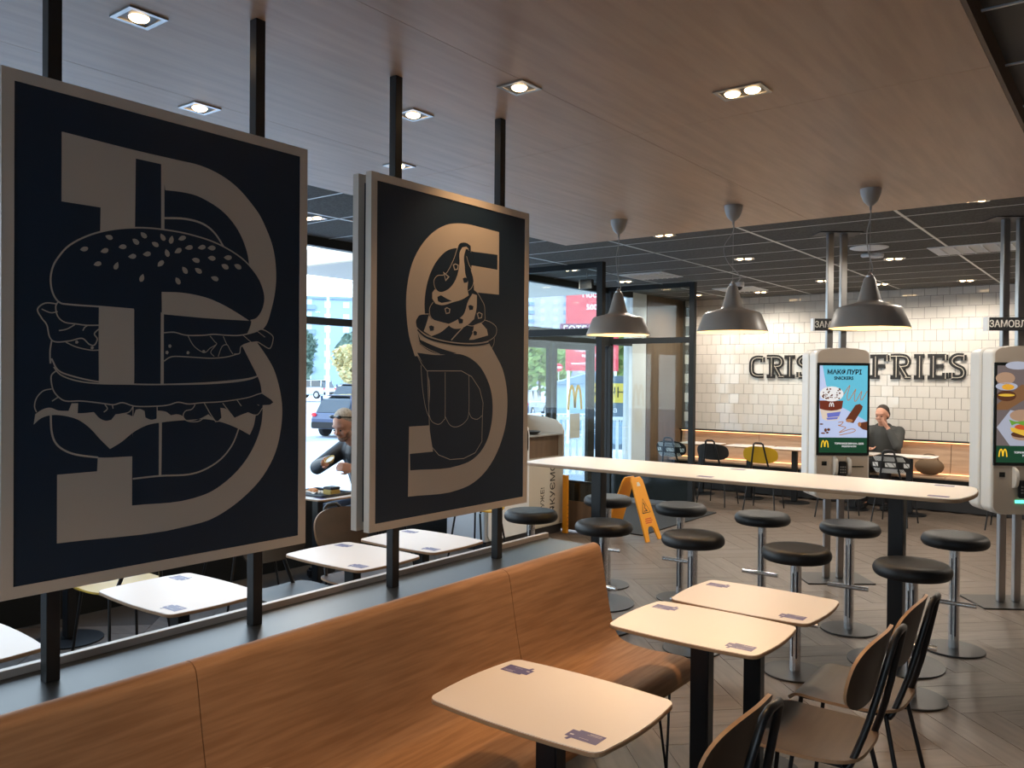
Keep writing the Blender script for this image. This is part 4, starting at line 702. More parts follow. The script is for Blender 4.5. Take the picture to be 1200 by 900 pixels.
# ================================================================ WALL LETTERS
SW = .19
def letter(ch, x0, x1):
    t = thing('wall_letter', None, 'letter', (x0, 12.192, 1.705)); W = x1 - x0; Hh = .335
    S = {'C': [[(.86, .70), (.86, .93)], [(.86, .89), (.45, .90), (.18, .78), (.13, .5), (.18, .22), (.45, .10), (.90, .10)]],
         'R': [[(.02, .93), (.55, .93), (.80, .86), (.87, .70), (.78, .55), (.45, .50)], [(.28, .93), (.28, .07)], [(.02, .07), (.50, .07)], [(.45, .55), (.82, .05)], [(.70, .07), (1.0, .07)]],
         'P': [[(.02, .93), (.55, .93), (.85, .86), (.92, .70), (.80, .52), (.35, .48)], [(.28, .93), (.28, .07)], [(.02, .07), (.55, .07)]],
         'I': [[(.0, .93), (1, .93)], [(.5, .93), (.5, .07)], [(0, .07), (1, .07)]],
         'F': [[(.0, .93), (.98, .93)], [(.93, .98), (.93, .72)], [(.28, .93), (.28, .07)], [(.28, .52), (.85, .52)], [(0, .07), (.55, .07)]],
         'E': [[(.0, .93), (.98, .93)], [(.93, .98), (.93, .75)], [(.28, .93), (.28, .07)], [(.28, .52), (.85, .52)], [(0, .07), (.98, .07)], [(.93, .02), (.93, .26)]],
         'S': [[(.88, .74), (.88, .96)], [(.88, .92), (.45, .93), (.16, .82), (.14, .66), (.40, .53), (.75, .43), (.88, .28), (.78, .12), (.45, .07), (.12, .08)], [(.12, .04), (.12, .27)]],
         'Y': [[(0, .93), (.4, .93)], [(.6, .93), (1, .93)], [(.2, .93), (.5, .5), (.8, .93)], [(.5, .52), (.5, .07)], [(.25, .07), (.75, .07)]]}[ch]
    b = MB(); its = []; k = 0
    for s in S:
        cur = len(s) > 3; p = [(x * W, z * Hh) for x, z in (smooth_pts(s, 5) if cur else s)]
        wd = .054 if abs(s[0][1] - s[-1][1]) < .05 and len(s) == 2 else .068
        L, Rr = ribbon(p, wd); k += 1; dd = .02 + .0007 * k
        for i in range(len(L) - 1):
            q = [(L[i].x, L[i].y), (L[i + 1].x, L[i + 1].y), (Rr[i + 1].x, Rr[i + 1].y), (Rr[i].x, Rr[i].y)]
            b.prism(q, lambda u, v: Vector((u, 0, v)), lambda u, v: Vector((u, -dd, v)))
        if len(s) > 3 or abs(s[0][0] - s[-1][0]) < .4: its.append(('s', 1, .010, 0, [(x + .007, z) for x, z in p]))
    b.done('letter_body', 'blackink', t)
    flat('inline_stripe', [i for i in its if len(i[4]) > 1], lambda u, v, o: Vector((u, -.0265 - o, v)), 'cream', t)
    return t
LT = [('C', -4.768, -4.53, 'letter C, first of the black letters on the tiled wall'), ('R', -4.503, -4.245, 'first letter R on the tiled wall, right after the C'), ('I', -4.233, -4.081, 'first letter I on the tiled wall, left of the left kiosk'), ('S', -4.045, -3.83, 'letter S partly hidden behind the left edge of the left kiosk'), ('P', -3.79, -3.57, 'letter P hidden behind the left kiosk'), ('Y', -3.55, -3.31, 'letter Y hidden behind the left kiosk'), ('F', -3.03, -2.80, 'letter F on the tiled wall, right of the left kiosk'), ('R', -2.77, -2.511, 'second letter R on the tiled wall, between F and I'), ('I', -2.468, -2.342, 'second letter I on the tiled wall, between R and E'), ('E', -2.301, -2.075, 'letter E on the tiled wall, next to last'), ('S', -2.034, -1.854, 'last letter S on the tiled wall, beside the right kiosk')]
for ch, a, c, l in LT: letter(ch, a, c)['label'] = l; 
for o in COL.objects:
    if o.name.startswith('wall_letter'): o['group'] = 'black letters on the tiled wall'
# ================================================================ FAR BENCH
fb = thing('wall_bench', 'oak bench with warm strip light along the white tiled wall', 'bench')
xs = [-5.86, -4.6, -3.3, -2.0, -.7, .6]
for a, c in zip(xs, xs[1:]):
    MB().prism([(12.10, .45), (12.12, .45), (12.19, .85), (12.17, .85)], lambda u, v: Vector((a + .003, u, v)), lambda u, v: Vector((c - .003, u, v))).done('back_panel', 'oaklight', fb)
    box('seat_panel', a + .003, c - .003, 11.68, 12.12, .42, .45, 'oaklight', fb, bevel=.008)
box('base', -5.86, .6, 11.80, 12.18, .01, .42, 'baseboard', fb)
box('top_light_strip', -5.86, .6, 12.135, 12.15, .858, .868, 'strip', fb); box('seat_light_strip', -5.86, .6, 12.075, 12.09, .452, .460, 'strip', fb)
t = thing('shoulder_bag', 'tan bag on the far bench behind the striped chair', 'bag', (-2.2, 11.83, .46)); MB().ball((0, 0, .11), .16, (1.1, .5, .7)).done('bag_body', 'bag', t); MB().tube(smooth_pts([(-.12, 0, .17), (-.06, 0, .26), (.06, 0, .26), (.12, 0, .17)]), .008).done('strap', 'bag', t)
t = thing('paper_bag', 'white paper bag on the table beside the seated man, left of him', 'bag', (-2.93, 11.18, .742), .3); MB().box((0, 0, .12), (.16, .1, .24)).done('bag_body', 'pale', t); MB().box((0, -.051, .14), (.05, .002, .05)).done('printed_mark', 'cord', t)
# ================================================================ FLOOR SIGN
t = thing('wet_floor_sign', 'yellow folding wet floor sign beside the entrance mat', 'floor sign', (-4.30, 7.74, 0), R(-4))
def leaf(s, nm):
    lp = [(-.15, 0), (-.085, 0), (-.06, .11), (-.03, .14), (.03, .14), (.06, .11), (.085, 0), (.15, 0), (.11, .60), (.08, .64), (-.08, .64), (-.11, .60)]
    f = lambda o: (lambda u, v: Vector((s * (.26 - v * .36 + o), u, v)))
    q = MB().prism(lp, f(0), f(.018)).done(nm, 'orange', t, bevel=.003); return q, (lambda u, v, o: Vector((s * (.26 - v * .36 + .0195 + o), u, v)))
q, mp = leaf(1, 'front_leaf')
flat('warning_triangle', [('s', 1, .010, 0, [(-.075, .28), (.075, .28), (0, .42), (-.075, .28)]), ('s', 1, .014, 0, [(-.01, .38), (.01, .35), (-.012, .33), (.02, .30)]), ('s', 1, .008, 0, [(-.04, .298), (.03, .298)])], mp, 'blackink', q)
flat('red_caption', [('s', 1, .010, 0, [(-.06, .22), (.06, .22)]), ('s', 1, .010, 0, [(-.07, .20), (.07, .20)]), ('s', 1, .010, 0, [(-.07, .18), (.05, .18)])], mp, 'redink', q)
flat('grip_opening', [('f', 1, 0, 0, [(-.035, .55), (.035, .55), (.02, .59), (-.02, .59)])], mp, 'pale', q)
leaf(-1, 'rear_leaf')
# ================================================================ BIN STATION
t = thing('bin_station', 'tall white bin station with tray shelf and scribbled lettering beside the entrance', 'bin station', (-5.05, 6.87, 0))
box('plinth', -.5, -.02, .02, .66, 0, .09, 'baseboard', t); box('carcass', -.52, -.012, 0, .68, .09, .83, 'cream', t)
fp = box('front_panel', -.012, 0, .01, .67, .10, .82, 'cream', t, bevel=.003)
text('panel_lettering', 'ДЯКУЄМО', .125, 'blackink', Matrix.Translation((.002, .47, .45)) @ Matrix.Rotation(H, 4, 'X') @ Matrix.Rotation(H, 4, 'Y') @ Matrix.Rotation(H, 4, 'Z'), fp, .0005)
text('panel_lettering', "ДРУЖЕ!", .09, 'blackink', Matrix.Translation((.002, .28, .35)) @ Matrix.Rotation(H, 4, 'X') @ Matrix.Rotation(H, 4, 'Y') @ Matrix.Rotation(H, 4, 'Z'), fp, .0005)
sd = [(-.52, .83), (0, .83), (0, 1.10), (-.03, 1.17), (-.10, 1.22), (-.25, 1.25), (-.52, 1.27)]
MB().prism(sd, lambda u, v: Vector((u, .66, v)), lambda u, v: Vector((u, .68, v))).done('right_cheek', 'cream', t)
box('back_panel', -.52, -.49, 0, .66, .83, 1.27, 'cream', t); box('recess_box', -.48, -.06, .02, .655, .83, 1.06, 'brownwall', t); box('tray_shelf', -.48, -.01, .0, .66, 1.06, 1.075, 'lampgrey', t, bevel=.003)
MB().lathe([(0, 0), (.09, 0), (.13, .03), (.12, .035), (0, .02)], (-.2, .3, 1.077)).done('tray_dish', 'black', t)
t = thing('bin_station', 'white cabinet with rounded door and black hook, left of the lettered bin station', 'bin station', (-5.0, 6.15, 0))
box('plinth', -.5, -.02, .02, .68, 0, .09, 'baseboard', t); box('carcass', -.52, -.012, 0, .70, .09, 1.18, 'wallwhite', t, bevel=.02)
MB().prism(rrect(.66, 1.06, .06, cx=.35, cy=.635), lambda u, v: Vector((-.012, u, v)), lambda u, v: Vector((.006, u, v))).done('door', 'wallwhite', t)
MB().tube(smooth_pts([(.01, .58, 1.14), (.035, .60, 1.14), (.035, .61, 1.0), (.035, .60, .95), (.01, .6, .95)]), .009).done('hook', 'black', t); MB().ball((.02, .58, 1.15), .022).done('hook_knob', 'black', t)
t = thing('wooden_upright', 'narrow orange wooden upright with holes beside the bin station', 'board', (-4.97, 7.47, 0)); MB().box((0, 0, .315), (.06, .035, .63), bevel=.003).done('board', 'orange', t)
for k in range(6): MB().box((.031, 0, .08 + k * .045), (.003, .008, .012)).done('hole', 'brownink', t)
# ================================================================ PEOPLE
def blob(name, caps, m, parent, vox=.007, smooth=6, balls=()):
    b = MB()
    for (p1, r1, p2, r2) in caps:
        p1, p2 = Vector(p1), Vector(p2); b.ball(p1, r1, u=14, v=8); b.ball(p2, r2, u=14, v=8); b.tube([p1, p2], [r1, r2], 14)
    for (c, r, sc, rot) in balls: b.ball(c, r, sc, 20, 12, rot)
    o = b.done(name, m); md = o.modifiers.new('r', 'REMESH'); md.mode = 'VOXEL'; md.voxel_size = vox; md.use_smooth_shade = True
    sm = o.modifiers.new('s', 'SMOOTH'); sm.iterations = smooth; sm.factor = .4
    bpy.context.view_layer.update(); me = bpy.data.meshes.new_from_object(o.evaluated_get(bpy.context.evaluated_depsgraph_get())); o.modifiers.clear(); o.data = me; me.name = name
    me.materials.clear(); me.materials.append(M[m]); o.parent = parent; return o
def head_parts(c, Rm):     # local head frame: face towards -Y
    f = lambda x, y, z: Vector(c) + Rm @ Vector((x, y, z)); r4 = Rm.to_4x4()
    balls = [(f(0, .01, .03), .093, (.86, 1.05, 1.0), r4), (f(0, -.022, -.035), .070, (.88, 1, 1.05), r4), (f(0, -.045, -.085), .032, (1.1, .9, .8), r4),
             (f(0, -.104, -.018), .017, (.9, 1, .8), r4), (f(.082, .015, -.01), .026, (.35, .7, 1.1), r4), (f(-.082, .015, -.01), .026, (.35, .7, 1.1), r4),
             (f(0, -.093, -.058), .020, (1.25, .55, .45), r4), (f(.035, -.075, -.03), .024, (1, .7, .9), r4), (f(-.035, -.075, -.03), .024, (1, .7, .9), r4), (f(0, -.078, .035), .030, (1.9, .5, .6), r4)]
    caps = [(f(0, -.098, -.016), .012, f(0, -.084, .02), .008)]
    return f, caps, balls, r4
def hand(w, d, side, curl=.5, s=1.0):    # wrist point, direction, palm side vector
    w = Vector(w); d = Vector(d).normalized(); sd = Vector(side).normalized(); n = d.cross(sd).normalized(); caps = []
    pc = w + d * .05 * s
    for k, L in enumerate((.066, .074, .070, .056)):
        o = sd * (-.030 + .0195 * k) * s; a = w + d * .02 * s + o * .7; kn = w + d * .085 * s + o
        caps.append((a, .013 * s, kn, .011 * s))
        d2 = (d + n * curl).normalized(); d3 = (d + n * curl * 2.6).normalized(); m1 = kn + d2 * L * .5 * s; caps.append((kn, .0095 * s, m1, .0085 * s)); caps.append((m1, .0085 * s, m1 + d3 * L * .5 * s, .0075 * s))
    t0 = w + d * .03 * s - sd * .03 * s; t1 = t0 + (d - sd * .8 + n * .3).normalized() * .04 * s; caps += [(t0, .013 * s, t1, .0105 * s), (t1, .0105 * s, t1 + (d * .8 + n * .6).normalized() * .035 * s, .009 * s)]
    return caps
# man in black at the window table
p = thing('person', 'man in black jacket with sunglasses on his head eating at the window table', 'person', (-5.35, 5.05, 0))
hc = Vector((0, -.39, 1.27)); Rm = (Matrix.Rotation(R(12), 3, 'Z') @ Matrix.Rotation(R(26), 3, 'X'))
f, hcaps, hballs, r4 = head_parts(hc, Rm)
hR, hL = (-.06, -.66, .985), (.10, -.66, .96)
sR, sL, eR, eL = Vector((-.20, -.20, 1.06)), Vector((.20, -.20, 1.06)), Vector((-.30, -.42, .90)), Vector((.30, -.42, .86))
wR, wL = Vector((-.02, -.53, .985)), Vector((.25, -.50, .94))
body = hcaps + [(hc + Vector((0, .05, -.09)), .055, Vector((0, -.22, 1.10)), .065), (Vector((0, -.17, 1.02)), .085, Vector((0, 0, .60)), .11), (sR, .06, eR, .045), (eR, .043, wR, .027), (sL, .06, eL, .045), (eL, .043, wL, .027)]
body += hand(wR, (.62, -.6, -.02), (.0, .3, 1), .6) + hand(wL, (-.6, -.75, .12), (0, .2, 1), .7)
for sx in (-1, 1):
    body += [((sx * .10, -.02, .54), .085, (sx * .13, -.46, .53), .06), ((sx * .13, -.46, .53), .058, (sx * .14, -.42, .09), .04), ((sx * .14, -.42, .05), .038, (sx * .15, -.56, .035), .032)]
blob('body', body, 'skin', p, .007, 4, hballs)
jk = [(Vector((0, -.19, 1.03)), .14, Vector((0, -.02, .60)), .17), (Vector((-.12, -.18, 1.04)), .10, Vector((-.07, 0, .62)), .14), (Vector((.12, -.18, 1.04)), .10, Vector((.07, 0, .62)), .14), (sR, .078, eR, .064), (eR, .062, wR + Vector((-.03, .03, 0)), .042), (sL, .078, eL, .064), (eL, .062, wL + Vector((.03, .03, 0)), .042), (Vector((-.07, -.25, 1.12)), .045, Vector((.07, -.25, 1.12)), .045), (Vector((-.06, -.17, 1.15)), .05, Vector((.06, -.17, 1.15)), .05)]
blob('jacket', jk, 'jacket', p, .009, 5)
tr = []
for sx in (-1, 1): tr += [((sx * .10, -.02, .555), .10, (sx * .13, -.47, .54), .075), ((sx * .13, -.47, .54), .073, (sx * .14, -.42, .12), .055)]
blob('jeans', tr, 'jeans', p, .01, 5)
for sx in (-1, 1): MB().box((sx * .145, -.50, .045), (.09, .26, .085), bevel=.02).done('shoe', 'black', p)
blob('hair', [], 'hairg', p, .006, 4, [(f(0, .03, .054), .093, (.90, 1.02, .96), r4), (f(0, .05, .0), .085, (1.0, .8, 1.0), r4)])
blob('beard', [], 'beard', p, .006, 3, [(f(0, -.05, -.088), .040, (1.25, 1.0, .85), r4), (f(.05, -.03, -.065), .026, (.8, 1.2, 1.3), r4), (f(-.05, -.03, -.065), .026, (.8, 1.2, 1.3), r4), (f(0, -.097, -.043), .018, (1.5, .5, .35), r4)])
g = MB()
for sx in (-1, 1): g.ball(f(sx * .036, -.066, .118), .026, (1.05, .45, .65), 12, 8, r4)
g.tube([f(-.09, .06, .05), f(-.088, -.02, .095), f(-.03, -.074, .122), f(.03, -.074, .122), f(.088, -.02, .095), f(.09, .06, .05)], .005, 6); g.done('sunglasses', 'gloss', p)
for sx in (-1, 1): MB().ball(f(sx * .032, -.091, .004), .010, (1.2, .5, .7)).done('eye', 'blackink', p)
# things on his table
t = thing('serving_tray', 'black serving tray on the window table', 'tray', (-5.24, 4.33, .7412), .05)
MB().prism(rrect(.42, .32, .03), lambda u, v: Vector((u, v, 0)), lambda u, v: Vector((u, v, .004))).done('tray_base', 'tray', t)
b = MB(); ring = rrect(.41, .31, .028)
b.tube([(u, v, .012) for u, v in ring] + [(ring[0][0], ring[0][1], .012)], .010, 6).done('tray_rim', 'tray', t)
t = thing('paper_cup', 'yellow brown paper cup at the left of the tray', 'cup', (-5.45, 4.27, .7465)); MB().lathe([(.001, 0), (.028, 0), (.038, .095), (.040, .098), (.036, .096), (.026, .006), (.001, .006)]).done('cup_wall', 'papercup', t); MB().lathe([(0, .085), (.035, .085)], n=20).done('drink', 'pale', t)
t = thing('food_wrapper', 'crumpled pale wrapper with food on the tray', 'food', (-5.30, 4.30, .7465))
w_ = MB(); 
bm_ = bmesh.ops.create_grid(w_.b, x_segments=10, y_segments=8, size=.09)['verts']
for v in bm_: v.co.z = random.uniform(.003, .02); v.co.y *= .7
w_.done('wrapper', 'pale', t); MB().ball((.0, .0, .02), .04, (1.3, .9, .5)).ball((.05, -.02, .02), .025, (1.2, .8, .7)).done('fried_pieces', 'food', t)
t = thing('burger_box', 'dark food box at the right of the tray', 'box', (-5.13, 4.35, .7465)); MB().box((0, 0, .02), (.10, .10, .04), bevel=.006).done('box_base', 'papercup', t); MB().box((0, 0, .05), (.10, .10, .02), bevel=.006).done('box_lid', 'black', t)
t = thing('sauce_bowl', 'small pale round sauce bowl held in the hands of the man in black', 'bowl', (-5.215, 4.415, .995), 0); MB().lathe([(.001, 0), (.025, 0), (.045, .03), (.042, .031), (.024, .005), (.001, .005)]).done('bowl_wall', 'papercup', t); MB().lathe([(0, .022), (.036, .022)], n=20).done('sauce', 'pale', t); t.rotation_euler = (R(38), 0, 0)
# man in grey by the tiled wall
p = thing('person', 'dark haired man in grey jacket seated by the tiled wall, hand to his mouth', 'person', (-2.78, 11.93, 0))
hc = Vector((0, -.12, 1.215)); Rm = Matrix.Rotation(R(-10), 3, 'Z') @ Matrix.Rotation(R(10), 3, 'X'); f, hcaps, hballs, r4 = head_parts(hc, Rm)
sR, sL, eR, eL = Vector((-.20, -.06, 1.0)), Vector((.20, -.06, 1.0)), Vector((-.27, -.30, .80)), Vector((.24, -.33, .83)); wR, wL = Vector((-.10, -.45, .79)), Vector((.12, -.30, 1.055))
body = hcaps + [(hc + Vector((0, .04, -.08)), .055, Vector((0, -.05, 1.03)), .062), (Vector((0, -.03, .95)), .085, Vector((0, 0, .60)), .11), (sR, .06, eR, .045), (eR, .043, wR, .027), (sL, .06, eL, .045), (eL, .043, wL, .027)]
body += hand(wL, (-.55, -.12, .75), (.3, -.6, .5), .25) + hand(wR, (.8, -.5, 0), (0, 1, .2), .3)
for sx in (-1, 1): body += [((sx * .10, -.02, .54), .085, (sx * .13, -.46, .52), .06), ((sx * .13, -.46, .52), .058, (sx * .14, -.42, .09), .04), ((sx * .14, -.42, .05), .038, (sx * .15, -.56, .035), .032)]
blob('body', body, 'skin', p, .008, 4, hballs)
blob('jacket', [(Vector((0, -.04, .96)), .14, Vector((0, 0, .60)), .18), (Vector((-.12, -.05, .98)), .10, Vector((-.08, 0, .62)), .14), (Vector((.12, -.05, .98)), .10, Vector((.08, 0, .62)), .14), (sR, .078, eR, .062), (eR, .06, wR + Vector((-.02, .03, 0)), .045), (sL, .078, eL, .064), (eL, .062, wL + Vector((.02, .0, -.04)), .045), (Vector((-.06, -.03, 1.06)), .05, Vector((.06, -.03, 1.06)), .05)], 'greyjk', p, .01, 5)
tr = []
for sx in (-1, 1): tr += [((sx * .10, -.02, .555), .10, (sx * .13, -.47, .53), .075), ((sx * .13, -.47, .53), .073, (sx * .14, -.42, .12), .055)]
blob('trousers', tr, 'jacket', p, .012, 5)
for sx in (-1, 1): MB().box((sx * .145, -.50, .045), (.09, .26, .085), bevel=.02).done('shoe', 'black', p)
blob('hair', [], 'hairb', p, .007, 4, [(f(0, .034, .056), .092, (.90, 1.0, .95), r4), (f(0, .05, .01), .087, (1.0, .8, 1.0), r4)])
for sx in (-1, 1): MB().ball(f(sx * .032, -.091, .004), .010, (1.2, .5, .7)).done('eye', 'blackink', p)
# ================================================================ OUTSIDE
GZ = -.84
b = MB(); b.quad((-6.02, -40, -.05), (-6.02, 120, -.05), (-9.5, 120, -.08), (-9.5, -40, -.08)); b.quad((-9.5, -40, -.08), (-9.5, 120, -.08), (-18, 120, GZ), (-18, -40, GZ)); b.quad((-18, -40, GZ), (-18, 400, GZ), (-420, 400, GZ), (-420, -40, GZ)); b.quad((-6.02, 12.4, -.06), (60, 12.4, -.06), (60, 400, GZ), (-18, 400, GZ))
b.quad((-6.02, -2.63, -.06), (60, -2.63, -.06), (60, -60, -.06), (-6.02, -60, -.06))
o = b.done('ground', 'asphalt'); o['kind'] = 'structure'
t = thing('canopy', 'cream canopy roof outside above the entrance doors', 'canopy', (-7.3, 8.6, 2.98)); MB().box((0, 0, .1), (2.5, 4.6, .2), bevel=.01).done('roof_slab', 'cream', t); MB().lathe([(0, -.004), (.12, -.004), (.12, 0)], (0, -.9, 0)).done('canopy_light', 'led', t)
box('wall_fixing', 1.15, 1.325, -1.6, 1.6, 0, .2, 'cream', t)
def car(label, x, y, z, rz, m, s=1.0):
    t = thing('parked_car', label, 'car', (x, y, z), rz); L, W = 4.6 * s, 1.85 * s
    pr = [(-2.3, .35), (-2.3, .75), (-2.2, 1.0), (-1.9, 1.08), (.9, 1.02), (2.0, .9), (2.28, .7), (2.3, .35)]
    ph = [(-2.2, 1.0), (-1.85, 1.55), (-1.2, 1.68), (.1, 1.66), (.5, 1.55), (1.15, 1.03)]
    MB().prism(pr, lambda u, v: Vector((-W / 2, u * s, v * s)), lambda u, v: Vector((W / 2, u * s, v * s))).done('body_shell', m, t, bevel=.06)
    MB().prism(ph, lambda u, v: Vector((-W * .42 + (v - 1) * .1, u * s, v * s)), lambda u, v: Vector((W * .42 - (v - 1) * .1, u * s, v * s))).done('cabin', 'carglass', t, bevel=.04)
    MB().box((0, -.75 * s, 1.69 * s), (W * .76, 1.7 * s, .05), bevel=.02).done('roof', m, t)
    for sx in (-1, 1):
        for yy in (-1.85, -.65, .45): MB().box((sx * W * .40, yy * s, 1.36 * s), (.05, .09, .62 * s)).done('pillar', m, t)
        for yy in (-1.45, 1.4):
            w_ = MB().lathe([(0, -.1), (.2, -.11), (.34, -.1), (.36, -.06), (.36, .1), (0, .1)], n=24).done('wheel', 'rubber', t); w_.rotation_euler = (0, math.pi / 2 * -sx * -1, 0); w_.location = (sx * (W / 2 - .08), yy * s, .36)
            h_ = MB().lathe([(0, .11), (.21, .11), (.23, .09)], n=20).done('hubcap', 'steel', w_)
            for k in range(5): q = MB().box((.11, 0, .115), (.2, .04, .02)).done('spoke', 'carsilver', w_); q.rotation_euler = (0, 0, k * 2 * math.pi / 5)
        MB().box((sx * W * .43, -2.28 * s, .92 * s), (.20, .10, .13), bevel=.03).done('tail_light', 'taillight', t)
    MB().box((0, -2.32 * s, .5), (W * .95, .1, .25), bevel=.03).done('bumper', 'rubber', t)
    return t
car('dark blue car parked outside, seen right of the burger board above the eating man', -26.3, 24.0, GZ, R(12), 'carblue')
car('second dark blue car parked behind the first one', -44.5, 40.5, GZ + .1, R(12), 'carblue', 1.05)
car('silver car farther back in the car park, between the boards', -62, 50, GZ + .3, R(100), 'carsilver')
car('dark car in the car park seen through the lobby glass', -30, 40.5, GZ, R(20), 'carblue')
car('silver car in the car park seen through the lobby glass', -33, 34.0, GZ + .0, R(60), 'carsilver')
t = thing('street_lamp', 'tall white street lamp post in the car park', 'street lamp', (-52, 43.6, GZ)); MB().tube([(0, 0, 0), (0, 0, 9.8)], [.14, .09], 10).done('pole', 'rail', t); MB().tube([(0, 0, 9.6), (1.3, 1.1, 9.9)], .06).done('arm', 'rail', t); MB().box((1.5, 1.25, 9.95), (.9, .35, .15), rz=R(40), bevel=.04).done('lamp_head', 'rail', t)
def tree(label, x, y, z, h, rx, m, n=1100, leaf=.3):
    t = thing('tree', label, 'tree', (x, y, z)); MB().tube([(0, 0, 0), (.05, 0, h * .35), (0, .05, h * .6)], [.16, .11, .05], 8).done('trunk', 'bark', t)
    b = bmesh.new(); rnd = random.Random(int(x * 7 + y))
    lob = [(rnd.uniform(-.45, .45) * rx, rnd.uniform(-.45, .45) * rx, h * rnd.uniform(.42, .85), rx * rnd.uniform(.35, .6)) for _ in range(9)]
    for k in range(n):
        cx, cy, cz, r = rnd.choice(lob); d = Vector((rnd.gauss(0, 1), rnd.gauss(0, 1), rnd.gauss(0, 1))).normalized() * r * rnd.uniform(.7, 1.05); c = Vector((cx, cy, cz)) + d
        a = Vector((rnd.gauss(0, 1), rnd.gauss(0, 1), rnd.gauss(0, 1))).normalized(); e = a.orthogonal().normalized() * leaf; a *= leaf * .6
        b.faces.new([b.verts.new(c + e), b.verts.new(c + a), b.verts.new(c - e), b.verts.new(c - a)])
    me = bpy.data.meshes.new('foliage'); b.to_mesh(me); b.free(); me.materials.append(M[m]); o = bpy.data.objects.new('foliage', me); COL.objects.link(o); o.parent = t; o['kind'] = 'stuff'; return t
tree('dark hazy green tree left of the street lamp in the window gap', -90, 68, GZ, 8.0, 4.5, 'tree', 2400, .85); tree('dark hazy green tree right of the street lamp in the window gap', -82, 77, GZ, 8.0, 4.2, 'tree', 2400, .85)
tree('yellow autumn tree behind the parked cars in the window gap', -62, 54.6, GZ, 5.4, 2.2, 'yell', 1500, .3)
tree('yellow green tree seen through the left lobby door', -40, 56, GZ, 6.2, 3.2, 'green', 1500, .35)
tree('green tree left of the yellow banner beyond the lobby', -16.5, 29.5, GZ, 5.2, 1.3, 'green', 1000, .2)
tree('tall green tree right of the pink funnel of the banner', -14.6, 27.8, GZ, 5.0, 1.0, 'green', 900, .2)
def block(label, x, y, rz, wd, floors, fh, m, top=1):
    t = thing('apartment_block', label, 'building', (x, y, GZ), rz); H_ = floors * fh
    MB().box((0, 5, H_ / 2), (wd, 10, H_)).done('wall', m, t)
    wm = MB().box((0, 0, 0), (1.5, .2, 1.5)).done('window', 'flatwin'); wmesh = wm.data; bpy.data.objects.remove(wm); bmx = MB().box((0, 0, 0), (3.2, 1.1, 1.1)).done('b', 'flatdark'); bmesh_ = bmx.data; bpy.data.objects.remove(bmx)
    n = int(wd / 4.2); cnt = 0
    for j in range(floors):
        for i in range(n):
            xx = -wd / 2 + 2.6 + i * (wd - 5) / max(1, n - 1)
            q = bpy.data.objects.new('balcony' if i % 3 == 1 else 'window', bmesh_ if i % 3 == 1 else wmesh); COL.objects.link(q); q.parent = t; q.location = (xx, -.05 if i % 3 != 1 else -.5, j * fh + (1.6 if i % 3 != 1 else .9)); 
            if i % 3 == 1: q2 = bpy.data.objects.new('window', wmesh); COL.objects.link(q2); q2.parent = t; q2.location = (xx, -.05, j * fh + 2.1)
    MB().box((0, 4.8, H_ + .3), (wd + .6, 10.8, .6)).done('roof_edge', 'flatdark', t)
    for i in range(4): MB().box((-wd / 2 + wd * (i + .5) / 4, 5, H_ + 1.2), (2.4, 2.4, 1.6)).done('roof_hut', m, t)
    return t
block('long apartment block coloured pale blue for haze far behind the car park, in the window gap', -153, 128, R(50), 74, 7, 2.9, 'flatwall')
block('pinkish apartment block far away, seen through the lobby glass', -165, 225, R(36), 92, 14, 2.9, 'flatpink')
# hotel banner
d1, d2 = Vector((-.5546, .8308, 0)), Vector((-.5007, .8643, 0)); dist = 29.0
c0 = d1 * dist; c1 = d2 * dist; ctr = (c0 + c1) / 2; ax = (c1 - c0).normalized(); rzb = math.atan2(ax.y, ax.x); BW = (c1 - c0).length
t = thing('hotel_banner', 'red hotel and sauna advertising banner beyond the entrance glass', 'banner', (ctr.x, ctr.y, 0), rzb)
pn = box('banner_sheet', -BW / 2, BW / 2, 0, .06, 1.9, 4.9, 'red', t); box('dark_band', -BW / 2 - .2, BW / 2 - .15, -.02, 0, 3.15, 3.55, 'maroon', t)
for x in (-BW / 2 + .1, BW / 2 - .1): MB().tube([(x, .1, GZ), (x, .1, 4.9)], .05).done('post', 'rail', t)
for s_, x, z, b_ in ((.27, -.36, 4.55, 'Посл.'), (.26, -.22, 4.12, '500'), (.33, -1.02, 3.34, 'ГОТЕЛЬ'), (.28, -.98, 2.90, 'САУНИ, БА'), (.14, -.60, 2.62, 'Старомісь'), (.14, -.35, 2.44, 'вул. Київ'), (.13, -.72, 2.16, 'www.готель')):
    text('banner_lettering', b_, s_, 'purewhite', face_mtx((x, -.025, z)), t, .001, 'LEFT', bold=.002)
dd = Vector((-.5043, .8621, 0)); c = dd * 15.5
t = thing('car_wash_banner', 'yellow and blue hand car wash banner behind the white railing', 'banner', (c.x, c.y, 0), rzb)
box('banner_sheet', -.42, .30, 0, .05, .35, 1.22, 'bannerblue', t); box('yellow_strip', -.42, .30, -.01, 0, 1.22, 1.58, 'banneryellow', t); box('top_strip', -.42, .30, 0, .05, 1.58, 1.72, 'bannerblue', t)
text('banner_lettering', 'РУЧНА', .27, 'blackink', face_mtx((-.03, -.015, 1.40)), t, .001, sx=.85)
for i, b_ in enumerate(('мийка', 'вашого', 'авто')): text('banner_lettering', b_, .15, 'purewhite', face_mtx((-.40, -.005, 1.08 - .2 * i)), t, .001, 'LEFT')
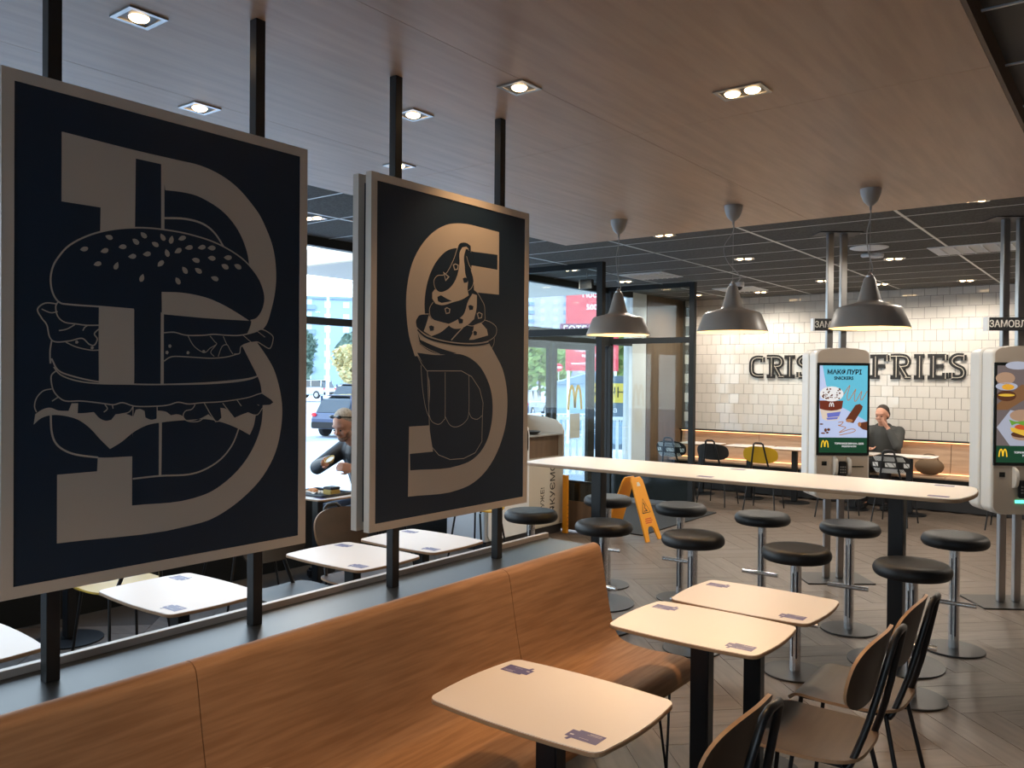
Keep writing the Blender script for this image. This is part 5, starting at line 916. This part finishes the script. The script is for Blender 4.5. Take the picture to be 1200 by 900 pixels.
q = MB().lathe([(0, 0), (.22, 0), (.22, .006), (0, .006)]).done('blue_disc_print', 'flatwall', t); q.rotation_euler = (H, 0, 0); q.location = (.06, -.002, .66)
for x in (-.38, .26): MB().tube([(x, .08, GZ), (x, .08, 1.7)], .03).done('post', 'rail', t)
t = thing('no_entry_sign', 'round red no entry sign on a pole seen through the lobby door', 'road sign', (-33.7, 49.6, GZ), R(36)); MB().tube([(0, 0, 0), (0, 0, 3.5)], .04).done('pole', 'steel', t)
q = MB().lathe([(0, 0), (.30, 0), (.30, .01), (0, .01)], n=28).done('sign_disc', 'red', t); q.rotation_euler = (H, 0, 0); q.location = (0, -.04, 3.2); MB().box((0, -.055, 3.2), (.42, .006, .10)).done('white_bar', 'purewhite', t)
def railing(label, x0, y0, x1, y1, z, h, step, lower=0):
    a = Vector((x0, y0, z)); b_ = Vector((x1, y1, z)); L = (b_ - a).length; t = thing('picket_fence', label, 'fence', a, math.atan2(y1 - y0, x1 - x0))
    MB().box((L / 2, 0, h), (L, .06, .06)).done('top_rail', 'rail', t); MB().box((L / 2, 0, .15), (L, .05, .05)).done('bottom_rail', 'rail', t)
    n = int(L / step); pk = MB().box((0, 0, h / 2), (.05, .03, h)).done('picket', 'rail', t)
    for k in range(1, n + 1):
        q = pk.copy(); COL.objects.link(q); q.location = (k * step, 0, 0)
    return t
railing('white picket fence at the far side of the car park', -24, 22.5, -16, 31, GZ, 1.0, .2)
railing('white tubular railing just outside the entrance', -8.6, 12.2, -7.2, 13.2, -.05, 1.0, .12)
railing('white handrail outside by the bin station', -8.3, 10.0, -8.9, 12.0, -.05, .95, .12)
t = thing('grey_shed', 'grey pitched roof shed behind the lobby doors', 'building', (-20.5, 33.5, GZ), R(36)); MB().box((0, 1.5, 1.1), (4, 3, 2.2)).done('wall', 'flatwall', t); MB().prism([(-2.2, 2.2), (2.2, 2.2), (2.2, 3.3), (1.2, 3.2)], lambda u, v: Vector((u, -.2, v)), lambda u, v: Vector((u, 3.2, v))).done('roof', 'flatdark', t)
